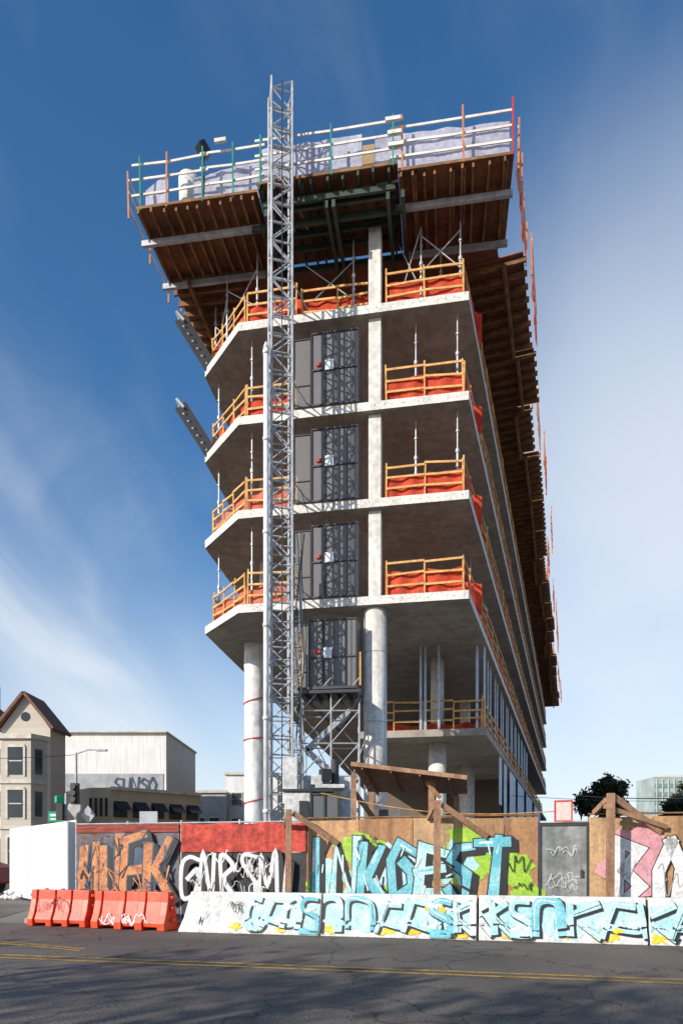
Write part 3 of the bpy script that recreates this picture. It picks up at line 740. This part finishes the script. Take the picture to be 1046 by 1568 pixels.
mb.beam((.3,16.6,3.2),(.85,17,2.5),.05,.12);mb.beam((2.0,16.2,3.4),(2.35,16.2,3.0),.05,.09);mb.beam((.8,18.4,0),(.8,18.4,3.35),.12,.12);mb.beam((3.0,17.8,0),(3.0,17.8,3.2),.12,.12)
mb.make('canopy_frame',timber,cp)
ex=empty('site_storage_box');mb=MB();mb.box((1.15,19.3,1.45),(1.0,1.2,2.9));mb.make('box_body',M('grey_box',(0.18,0.18,0.18),None,2,.6),ex,bevel=.02);mb=MB();mb.box((1.15,18.68,2.3),(.6,.02,.5));mb.make('box_panel',darkst,ex)
sg=empty('warning_sign');mb=MB();fbox(mb,11.42,11.72,2.36,2.74,.05,.06);mb.make('sign_face',M('sign_face_pale',(0.75,0.6,0.55),None,20,.6),sg)
mb=MB();fbox(mb,11.39,11.42,2.33,2.77,.05,.07);fbox(mb,11.72,11.75,2.33,2.77,.05,.07);fbox(mb,11.42,11.72,2.74,2.77,.05,.07);fbox(mb,11.42,11.72,2.33,2.36,.05,.07);mb.make('sign_border',redp,sg)
rp_=empty('yellow_safety_rope');mb=MB()
pts=[FM(6.2+i*.5,3.1-.5*(i/11)-.25*math.sin(math.pi*i/11),-.6) for i in range(12)]
for i in range(11):mb.tube(pts[i],pts[i+1],.01,4)
mb.make('rope',yellow,rp_)
# ------------------------------------------------------------------ ground
def asphalt():
    m=bpy.data.materials.new('road_asphalt');m.use_nodes=True;nt=m.node_tree;N=nt.nodes;L=nt.links;b=N['Principled BSDF'];b.inputs['Roughness'].default_value=.82
    tc=N.new('ShaderNodeTexCoord')
    def nz(s,d=5):
        n=N.new('ShaderNodeTexNoise');n.inputs['Scale'].default_value=s;n.inputs['Detail'].default_value=d;L.new(tc.outputs['Object'],n.inputs['Vector']);return n
    a=nz(.35);c=N.new('ShaderNodeValToRGB');c.color_ramp.elements[0].position=.35;c.color_ramp.elements[1].position=.65
    c.color_ramp.elements[0].color=(.085,.073,.063,1);c.color_ramp.elements[1].color=(.16,.13,.105,1);L.new(a.outputs['Fac'],c.inputs[0])
    f=nz(45,3);mr=N.new('ShaderNodeMapRange');mr.inputs[1].default_value=.32;mr.inputs[2].default_value=.68;mr.inputs[3].default_value=.4;mr.inputs[4].default_value=1.7;L.new(f.outputs['Fac'],mr.inputs[0])
    s1=N.new('ShaderNodeVectorMath');s1.operation='SCALE';L.new(c.outputs[0],s1.inputs[0]);L.new(mr.outputs[0],s1.inputs['Scale'])
    w=nz(1.2,4);ad=N.new('ShaderNodeVectorMath');ad.operation='MULTIPLY_ADD';L.new(w.outputs['Color'],ad.inputs[0]);ad.inputs[1].default_value=(.9,.9,.9);L.new(tc.outputs['Object'],ad.inputs[2])
    v=N.new('ShaderNodeTexVoronoi');v.feature='DISTANCE_TO_EDGE';v.inputs['Scale'].default_value=.55;L.new(ad.outputs[0],v.inputs['Vector'])
    m2=N.new('ShaderNodeMapRange');m2.inputs[1].default_value=.0;m2.inputs[2].default_value=.014;m2.inputs[3].default_value=.35;m2.inputs[4].default_value=1;L.new(v.outputs['Distance'],m2.inputs[0])
    s2=N.new('ShaderNodeVectorMath');s2.operation='SCALE';L.new(s1.outputs[0],s2.inputs[0]);L.new(m2.outputs[0],s2.inputs['Scale']);L.new(s2.outputs[0],b.inputs['Base Color'])
    bp=N.new('ShaderNodeBump');bp.inputs['Strength'].default_value=.6;bp.inputs['Distance'].default_value=.012;L.new(f.outputs['Fac'],bp.inputs['Height']);L.new(bp.outputs[0],b.inputs['Normal'])
    return m
asp=asphalt()
mb=MB();mb.quad((-1500,-1500,-.01),(1500,-1500,-.01),(1500,1500,-.01),(-1500,1500,-.01));mb.make('ground',M('ground_dirt_concrete',(0.2,0.18,0.15),(0.13,0.12,0.1),.3,.9))
def JL(s,o):
    p=JO+ju*s+jn*o;return p
mb=MB();pp=[JL(-120,-.9),JL(120,-.9),JL(120,22),JL(-120,22)];mb.quad(*[(p.x,p.y,-.004) for p in reversed(pp)]);mb.make('road',asp)
mb=MB();mb.quad((-26,120,-.0),(-60,120,-.0),(-16,15,-.0),(-8.6,15.6,-.0));mb.make('side_street',asp)
mb=MB();a=[JL(-4.5,-.9),JL(60,-.9),JL(60,-60),JL(-4.5,-9)];mb.prism([(p.x,p.y) for p in a],-.008,.12);mb.make('pavement',pavem)
yl=MB();ym=M('road_yellow_paint',(0.6,0.34,0.035),(0.2,0.14,0.06),6,.7,fine=30)
yd=Vector((.976,-.218)).normalized();yn=Vector((-yd.y,yd.x));p0=Vector((-5.4,10.95))
for o in(0,.28):
    a=p0-yd*60+yn*o;b=p0+yd*60+yn*o;w=yn*.055
    yl.quad((a.x-w.x,a.y-w.y,.001),(b.x-w.x,b.y-w.y,.001),(b.x+w.x,b.y+w.y,.001),(a.x+w.x,a.y+w.y,.001))
for o in(0,.22):
    q=catmull([(-14,14.6),(-9,13.6),(-6.4,12.7),(-4.5,11.7)],8)
    for i in range(len(q)-1):
        a,b=q[i],q[i+1];yl.quad((a.x,a.y+o,.001),(b.x,b.y+o,.001),(b.x,b.y+o+.11,.001),(a.x,a.y+o+.11,.001))
yl.make('road_yellow_lines',ym)
mb=MB()
for _ in range(260):
    s=R.uniform(-3,13);o=abs(R.gauss(0,.25))+.02;p=JO+ju*s+jn*o;a=R.uniform(0,6.28);r=R.uniform(.015,.04)
    mb.quad(*[(p.x+r*math.cos(a+k*1.57)*(1 if k%2 else .5),p.y+r*math.sin(a+k*1.57)*(1 if k%2 else .5),.004+R.random()*.01) for k in range(4)])
mb.make('fallen_leaves',M('dry_leaf',(0.3,0.18,0.07),(0.15,0.09,0.04),9,.8))
# ------------------------------------------------------------------ left surroundings
wf=empty('white_site_panel_fence');mb=MB()
a=Vector((-7.75,20));b=Vector((-13.1,27));d=b-a
for i in range(3):
    p=a+d*(i/3+.003);q=a+d*((i+1)/3-.003);mb.beam((p.x,p.y,1.38),(q.x,q.y,1.38),.04,2.6)
mb.beam((-7.75,20,1.4),(-6.9,17.2,1.3),.04,2.4)
mb.make('white_panels',M('white_panel_paint',(0.82,0.82,0.82),(0.74,0.74,0.74),1,.6,streak=.1),wf)
sb=empty('sandbag_pile');mb=MB()
for x,y,z in((-12.4,25.2,.1),(-12.0,25.0,.1),(-12.2,25.1,.28)):
    mb.tube((x-.2,y,z),(x,y,z),.03,10,.13);mb.tube((x,y,z),(x+.2,y,z),.13,10,.04)
mb.make('sandbags',pwhite,sb,True)
cv=empty('parked_van');mb=MB()
prof3=[(0,.4),(0,1.2),(.25,1.95),(.6,2.1),(3.2,2.1),(3.9,1.35),(4.7,1.1),(4.8,.4)]
vs=[(-19.4+x,29.2,z) for x,z in prof3]+[(-19.4+x,31,z) for x,z in prof3];n=len(prof3)
mb.add(vs,[tuple(range(n)),tuple(range(2*n-1,n-1,-1))]+[(i,n+i,n+(i+1)%n,(i+1)%n) for i in range(n)])
mb.make('van_body',M('red_car_paint',(0.5,0.02,0.02),None,1,.3),cv,bevel=.08)
mb=MB()
for x0,x1 in((.4,1.4),(1.5,2.5),(2.6,3.3)):mb.box((-19.4+(x0+x1)/2,29.19,1.6),(x1-x0,.02,.55))
for x in(.9,3.8):
    for y in(29.25,30.95):mb.tube((-19.4+x,y-.12,.35),(-19.4+x,y+.12,.35),.35,20)
mb.make('van_windows_and_wheels',darkst,cv)
def wins(mb,fr_,x0,x1,y,zs,n,w,h):
    for z in zs:
        for i in range(n):
            x=lerp(x0,x1,(i+.5)/n);mb.box((x,y-.02,z),(w,.06,h))
            fr_.box((x,y-.04,z+h/2+.06),(w+.25,.14,.12));fr_.box((x,y-.04,z-h/2-.06),(w+.25,.14,.12))
            fr_.box((x-w/2-.06,y-.03,z),(.1,.1,h));fr_.box((x+w/2+.06,y-.03,z),(.1,.1,h));fr_.box((x,y-.06,z),(w,.06,.07))
glass=M('window_glass_dark',(0.04,0.05,0.06),None,1,.12);roofm=M('brown_shingles',(0.22,0.11,0.08),(0.13,0.065,0.045),6,.85)
vh=empty('victorian_house');body=MB();trim=MB();gla=MB();rf=MB()
siding=M('beige_siding',(0.56,0.5,0.42),(0.48,0.43,0.36),1,.8,stretch=(.2,.2,8));trimm=M('cream_trim',(0.7,0.65,0.56),None,2,.7)
HY=45
body.box((-26.3,HY+2.5,4.9),(8,5,9.8));rf.add([(-30.8,HY-.5,9.75),(-21.9,HY-.5,9.75),(-25.4,HY+1.5,12.9),(-30.8,HY+5.4,9.75),(-21.9,HY+5.4,9.75),(-25.4,HY+4,12.9)],[(0,1,2),(1,4,5,2),(4,3,5),(3,0,2,5),(0,3,4,1)])
body.box((-20.4,HY+.3,4.9),(3.2,2.4,9.8));body.add([(-22,HY-.9,9.8),(-18.8,HY-.9,9.8),(-20.4,HY-.9,12.0),(-22,HY+1.5,9.8),(-18.8,HY+1.5,9.8),(-20.4,HY+1.5,12.0)],[(0,1,2),(1,4,5,2),(4,3,5),(3,0,2,5)])
for sgn in(-1,1):
    rf.beam((-20.4,HY+.2,12.12),(-20.4+sgn*1.9,HY+.2,9.78),3.0,.18,up=(sgn*.8,0,.6))
body.prism([(-22.1,HY-.9),(-21.5,HY-1.9),(-19.6,HY-1.9),(-19.0,HY-.9)],0,9.0)
trim.prism([(-22.3,HY-.8),(-21.6,HY-2.1),(-19.5,HY-2.1),(-18.8,HY-.8)],9.0,9.3)
for z in(3.4,6.3):trim.prism([(-22.2,HY-.85),(-21.55,HY-2.0),(-19.55,HY-2.0),(-18.9,HY-.85)],z-.12,z+.12)
for z in(1.9,4.9,7.6):
    gla.box((-20.55,HY-1.92,z),(.8,.06,1.7));trim.box((-20.55,HY-1.93,z+.95),(1.1,.12,.16));trim.box((-20.0,HY-1.93,z),(.12,.1,1.9));trim.box((-21.1,HY-1.93,z),(.12,.1,1.9));trim.box((-20.55,HY-1.95,z),(.8,.08,.07))
    gla.beam((-19.45,HY-1.66,z),(-19.18,HY-1.24,z),.06,1.6);gla.beam((-21.95,HY-1.24,z),(-21.65,HY-1.66,z),.06,1.6)
    wins(gla,trim,-29.5,-22.6,HY,(z,),3,.8,1.7)
gla.tube((-20.4,HY-.93,10.6),(-20.4,HY-.87,10.6),.3,16)
trim.box((-26.2,HY-.2,9.5),(8.2,.5,.35));trim.box((-26.2,HY-.1,6.3),(8,.2,.25));trim.box((-26.2,HY-.1,3.4),(8,.2,.25))
body.make('house_walls',siding,vh);trim.make('house_trim',trimm,vh);gla.make('house_windows',glass,vh);rf.make('house_roof',roofm,vh)
mb=MB();mb.beam((-24.0,HY+2,11.5),(-24.0,HY+2,13.3),.7,.7,up=(0,1,0));mb.make('chimney',roofm,vh)
wbld=empty('white_commercial_building');mb=MB();mb.box((-20.6,66,6.2),(10.4,12,12.4));mb.make('white_walls',M('white_stucco',(0.78,0.77,0.75),(0.7,0.69,0.67),.6,.8,streak=.1),wbld)
mb=MB();mb.box((-20.6,59.9,12.45),(10.6,.5,.12));mb.box((-20.6,72,12.45),(10.6,.5,.12));mb.box((-25.8,66,12.45),(.3,12,.12));mb.box((-15.4,66,12.45),(.3,12,.12));mb.make('parapet_cap',trimm,wbld)
mb=MB();mb.box((-20.6,59.96,7.5),(9.9,.06,2.6));mb.make('mural_band',M('mural_grey',(0.4,0.42,0.45),None,1,.8),wbld)
mb=MB()
LAY[0]=.05
def WM(s,h,o):return(-19.9+s,59.93-o,h)
piece('SUNSO',0,7.1,.72,1.3,.16,WM,mb,[mb],grow=.02,hmax=9,gap=1.05);mb.make('mural_letters',pblue,wbld)
tb=empty('tan_shop_building');mb=MB();a0=Vector((-17.6,52));a1=Vector((-11.9,57.5));dd=(a1-a0).normalized();nn=Vector((-dd.y,dd.x))
mb.prism([a0,a1,a1+nn*9,a0+nn*9],0,6.8);mb.prism([a0,a0-Vector((1.6,-.2)),a0+nn*9-Vector((1.6,0)),a0+nn*9],0,6.8)
mb.make('tan_walls',M('tan_stucco',(0.6,0.48,0.33),(0.52,0.41,0.28),.8,.85),tb)
aw=MB();gl_=MB();tr=MB()
L_=(a1-a0).length
for i in range(5):
    p=a0+dd*(L_*(i+.15)/5)-nn*.05;q=a0+dd*(L_*(i+.85)/5)-nn*.05
    gl_.beam((p.x,p.y,5.1),(q.x,q.y,5.1),.06,1.1)
    o=nn*-.8;aw.add([(p.x,p.y,5.8),(q.x,q.y,5.8),(q.x+o.x,q.y+o.y,5.1),(p.x+o.x,p.y+o.y,5.1)],[(0,1,2,3)])
    gl_.beam((p.x,p.y,2.6),(q.x,q.y,2.6),.06,2)
a=a0-nn*.1;b=a1-nn*.1;tr.beam((a.x,a.y,6.75),(b.x,b.y,6.75),.3,.25);tr.beam((a.x,a.y,4.2),(b.x,b.y,4.2),.2,.2)
for i in range(4):gl_.box((-19.1+i*.4,51.98,5.3),(.2,.06,1.4))
aw.make('dark_awnings',darkst,tb);gl_.make('shop_windows',glass,tb);tr.make('cornice',trimm,tb)
def lowb(name,x0,x1,y,dep,h,m,nw):
    e=empty(name);mb=MB();mb.box(((x0+x1)/2,y+dep/2,h/2),(x1-x0,dep,h));mb.make('walls',m,e);gl=MB();t=MB();wins(gl,t,x0+.5,x1-.5,y,[z for z in(2.2,5.2,8.2) if z<h-1.2],nw,1.1,1.4)
    t.box(((x0+x1)/2,y-.05,h-.1),(x1-x0+.3,.4,.3));gl.make('windows',glass,e);t.make('trim',trimm,e)
lowb('white_apartment_building',-13.6,-7.5,80,10,11.3,bpy.data.materials['white_stucco'],3)
lowb('grey_shop_building',-17.5,-13.2,78,10,9.0,M('grey_stucco',(0.5,0.5,0.48),None,1,.8),2)
lowb('cream_shop_building',-36,-28.2,68,10,9.0,M('cream_stucco',(0.5,0.46,0.38),None,1,.8),3)
gt=empty('glass_office_tower');mb=MB();mb.box((99,206,12.3),(15,12,24.6));mb.make('tower_walls',M('pale_green_cladding',(0.42,0.5,0.47),None,.3,.6),gt)
mb=MB()
for k in range(9):mb.box((99,199.9,2+k*2.5),(14.6,.2,1.2))
mb.make('tower_window_bands',M('tower_glass',(0.2,0.3,0.32),None,.3,.2),gt)
mb=MB()
for k in range(9):mb.box((92.2+k*1.7,199.75,12),(.25,.2,24));
mb.box((99,206,24.9),(8,6,1.2));mb.make('tower_mullions',trimm,gt)
dt=empty('distant_low_buildings');mb=MB()
for i in range(30):
    x=-150+i*11;mb.box((x,170+R.uniform(-8,8),R.uniform(3,5)),(R.uniform(7,12),10,R.uniform(7,10)))
mb.make('distant_walls',M('distant_stucco',(0.45,0.42,0.38),None,.05,.9),dt)
# ------------------------------------------------------------------ street furniture
e=empty('street_lamp');mb=MB();mb.tube((-13.6,35,0),(-13.6,35,6.9),.09,10,.06);mb.tube((-13.6,35,6.85),(-13.0,35,7.05),.04,8);mb.tube((-13.0,35,7.05),(-12.5,35,7.05),.035,8);mb.box((-12.3,35,7.03),(.55,.25,.09));mb.make('lamp_pole_and_head',galv,e)
e=empty('traffic_signal');mb=MB();mb.tube((-13.1,32.5,0),(-13.1,32.5,4.6),.07,10);mb.make('signal_pole',galv,e);mb=MB()
mb.box((-12.6,32.3,4.55),(.34,.28,1.0));mb.tube((-13.1,32.5,4.5),(-12.6,32.3,4.5),.03)
for z in(4.25,4.55,4.85):mb.tube((-12.6,32.17,z),(-12.6,31.98,z+.02),.13,12)
mb.box((-13.3,32.3,3.7),(.3,.28,.8));mb.make('signal_heads',darkst,e)
e=empty('street_name_sign');mb=MB();mb.tube((-13.9,33.8,0),(-13.9,33.8,4.6),.05,8);mb.make('sign_pole',galv,e)
mb=MB();mb.box((-14.0,33.7,3.55),(.95,.03,.5));mb.box((-13.9,33.66,4.4),(.35,.5,.34),.6);mb.make('green_blade',M('sign_green',(0.01,0.4,0.2),None,3,.4),e)
mb=MB();mb.box((-14.0,33.67,3.62),(.7,.02,.12));mb.box((-14.15,33.67,3.42),(.4,.02,.08));mb.make('white_legend',signw,e)
def backsign(x,y,z,s):
    e=empty('roadwork_sign');mb=MB();mb.tube((x,y+.05,0),(x,y+.05,z+s*.4),.035,8);mb.make('sign_post',galv,e);mb=MB()
    mb.add([(x,y,z+s),(x+s*.8,y,z),(x,y,z-s),(x-s*.8,y,z),(x,y+.02,z+s),(x+s*.8,y+.02,z),(x,y+.02,z-s),(x-s*.8,y+.02,z)],[(3,2,1,0),(4,5,6,7),(0,1,5,4),(1,2,6,5),(2,3,7,6),(3,0,4,7)])
    mb.make('diamond_panel',galv,e)
backsign(-12.9,33,3.95,.5);backsign(-12.25,33,3.6,.45)
e=empty('blank_sign_board');mb=MB();mb.box((-8.05,28.5,3.0),(.75,.04,.95));mb.make('board',M('pale_grey_board',(0.5,0.52,0.56),None,2,.6),e);mb=MB();mb.tube((-8.05,28.55,0),(-8.05,28.55,2.6),.04);mb.make('board_post',galv,e)
e=empty('utility_wires');mb=MB()
def wire(a,b,sag,r=.015):
    a=Vector(a);b=Vector(b);pr_=a
    for i in range(1,13):
        t=i/12;q=a.lerp(b,t);q.z-=sag*4*t*(1-t);mb.tube(pr_,q,r,4);pr_=q
wire((-13.6,35,6.8),(-30,33,7.2),.5);wire((9,40,5.2),(40,60,7),.5);wire((11.5,30,3.6),(30,35,4.0),.2);wire((9.4,27,4.0),(9.0,14,2.9),.1)
mb.make('wires',darkst,e)
# ------------------------------------------------------------------ trees
leafm=M('tree_foliage',(0.07,0.085,0.03),(0.03,0.04,0.015),2,.7,transl=.25);bark=M('tree_bark',(0.12,0.09,0.065),None,5,.9)
def tree(name,base,H,spread,leaves=0,lsize=.12,seed=1,crown0=.35,trunkr=.18,depth=5):
    rr=random.Random(seed);e=empty(name);mb=MB();tips=[]
    def br(p,d,L,r,k):
        q=p+d*L;mb.tube(p,q,r,6 if k<3 else 4,r*.68)
        if k>=depth or r<.006:tips.append(q);return
        if k>=2:tips.append(q)
        n=3 if k<4 else 2
        for i in range(n):
            a=rr.uniform(0,6.28);t=rr.uniform(.35,.8)*spread
            x=d.orthogonal().normalized();y=d.cross(x);nd=(d*math.cos(t)+(x*math.cos(a)+y*math.sin(a))*math.sin(t));nd.z+=.12;nd.normalize()
            br(q,nd,L*rr.uniform(.62,.85),r*.64,k+1)
    br(Vector(base),Vector((0,0,1)),H*crown0,trunkr,0)
    mb.make('trunk_and_limbs',bark,e)
    if leaves:
        lf=MB()
        for _ in range(leaves):
            c=rr.choice(tips)+Vector((rr.gauss(0,.28),rr.gauss(0,.28),rr.gauss(0,.22)))*(H/8);s=lsize*rr.uniform(.6,1.4)
            a=Vector((rr.gauss(0,1),rr.gauss(0,1),rr.gauss(0,1))).normalized();b=a.orthogonal().normalized()
            lf.quad(c-a*s,c-b*s*.5,c+a*s,c+b*s*.5)
        lf.make('leaves',leafm,e)
tree('leafy_street_tree',(25.0,60,0),7.6,.95,6500,.26,4,.38,.25,4)
tree('leafy_street_tree',(33.5,64,0),6.2,.9,3500,.28,5,.42,.2,4)
tree('leafy_street_tree',(88,170,0),14,.9,2500,.6,6,.42,.3,4)
for i,(x,y,h) in enumerate(((-15,-4,7.6),(-11,-8,9.2),(-22,-1,7.4),(-4.5,-11,9.6),(-18,-7,9.6))):
    tree('bare_street_tree',(x,y,0),h,.85,650,.17,20+i,.34,.22,6)
# ------------------------------------------------------------------ light
SD=Vector((-.76,-.65)).normalized();EL=math.radians(25)
sun=bpy.data.lights.new('sun','SUN');sun.energy=5.0;sun.angle=math.radians(.53);sun.color=(1,.93,.83);so=bpy.data.objects.new('sun',sun);COL.objects.link(so)
v=Vector((SD.x*math.cos(EL),SD.y*math.cos(EL),math.sin(EL)));so.rotation_euler=v.to_track_quat('Z','Y').to_euler();so.location=(0,0,50)
w=bpy.data.worlds.new('World');scene.world=w;w.use_nodes=True;nt=w.node_tree;N=nt.nodes;L=nt.links;bg=N['Background'];bg.inputs[1].default_value=.15
sk=N.new('ShaderNodeTexSky');sk.sky_type='NISHITA';sk.sun_disc=False;sk.sun_elevation=EL;sk.sun_rotation=math.atan2(SD.x,SD.y)%(2*math.pi);sk.air_density=1.0;sk.dust_density=.6;sk.ozone_density=2.5
tc=N.new('ShaderNodeTexCoord')
def math_(op,a,b=None,c=None,clamp=False):
    n=N.new('ShaderNodeMath');n.operation=op;n.use_clamp=clamp
    for i,x in enumerate((a,b,c)):
        if x is None:continue
        if isinstance(x,(int,float)):n.inputs[i].default_value=x
        else:L.new(x,n.inputs[i])
    return n.outputs[0]
def dot(v3):
    n=N.new('ShaderNodeVectorMath');n.operation='DOT_PRODUCT';L.new(tc.outputs['Generated'],n.inputs[0]);n.inputs[1].default_value=v3;return n.outputs['Value']
def mr_(x,a,b,c=0,d=1,sm=True):
    n=N.new('ShaderNodeMapRange');n.interpolation_type='SMOOTHSTEP' if sm else 'LINEAR'
    for i,k in enumerate((a,b,c,d)):n.inputs[i+1].default_value=k
    L.new(x,n.inputs[0]);return n.outputs[0]
ax=Vector((.459,.52,-.72)).normalized();nb=Vector((-.842,-.004,-.54)).normalized();bx_=ax.cross(nb).normalized()
cmb=N.new('ShaderNodeCombineXYZ')
L.new(math_('MULTIPLY',dot(ax),1.8),cmb.inputs[0]);L.new(math_('MULTIPLY',dot(nb),3.6),cmb.inputs[1]);L.new(math_('MULTIPLY',dot(bx_),2.4),cmb.inputs[2])
n1=N.new('ShaderNodeTexNoise');n1.inputs['Scale'].default_value=1.9;n1.inputs['Detail'].default_value=6;n1.inputs['Roughness'].default_value=.5;n1.inputs['Distortion'].default_value=.7;L.new(cmb.outputs[0],n1.inputs['Vector'])
streak=mr_(n1.outputs['Fac'],.32,.72)
band=dot(nb)
bm=math_('MULTIPLY',mr_(band,-.0,.16),mr_(band,.32,.15))
bm2=math_('MULTIPLY',math_('MULTIPLY',mr_(band,-.1,.02),mr_(band,.12,.03)),.3)
left=mr_(dot((-1,0,0)),.0,.25)
elev=dot((0,0,1))
c1=math_('MULTIPLY',math_('MULTIPLY',math_('MAXIMUM',bm,bm2),left),math_('ADD',math_('MULTIPLY',streak,.6),.16))
c1=math_('MULTIPLY',c1,mr_(elev,.62,.42))
n2=N.new('ShaderNodeTexNoise');n2.inputs['Scale'].default_value=1.9;n2.inputs['Detail'].default_value=6;L.new(tc.outputs['Generated'],n2.inputs['Vector'])
right=math_('MULTIPLY',mr_(dot(Vector((.46,.84,.27)).normalized()),.82,1.0),mr_(n2.outputs['Fac'],.3,.68,.35,1))
c2=math_('MULTIPLY',right,.8)
low=mr_(elev,.45,.03,0,.62)
topw=math_('MULTIPLY',mr_(n1.outputs['Fac'],.5,.8),.06)
inv=lambda x:math_('SUBTRACT',1.0,x)
cl_=inv(math_('MULTIPLY',math_('MULTIPLY',inv(c1),inv(c2)),math_('MULTIPLY',inv(low),inv(topw))))
hs=N.new('ShaderNodeHueSaturation');hs.inputs['Saturation'].default_value=1.25;hs.inputs['Value'].default_value=1.1;L.new(sk.outputs[0],hs.inputs['Color'])
mx=N.new('ShaderNodeMix');mx.data_type='RGBA';L.new(cl_,mx.inputs[0]);L.new(hs.outputs[0],mx.inputs[6]);mx.inputs[7].default_value=(5.6,6.0,6.5,1);L.new(mx.outputs[2],bg.inputs[0])
# ------------------------------------------------------------------ camera
cam=bpy.data.cameras.new('camera');co=bpy.data.objects.new('camera',cam);COL.objects.link(co);co.location=(0,0,1.65);co.rotation_euler=(math.radians(90),0,0)
cam.sensor_fit='HORIZONTAL';cam.sensor_width=24;cam.lens=24;cam.shift_y=.503;cam.clip_end=4000;scene.camera=co
scene.view_settings.view_transform='Standard';scene.view_settings.look='None';scene.view_settings.exposure=0
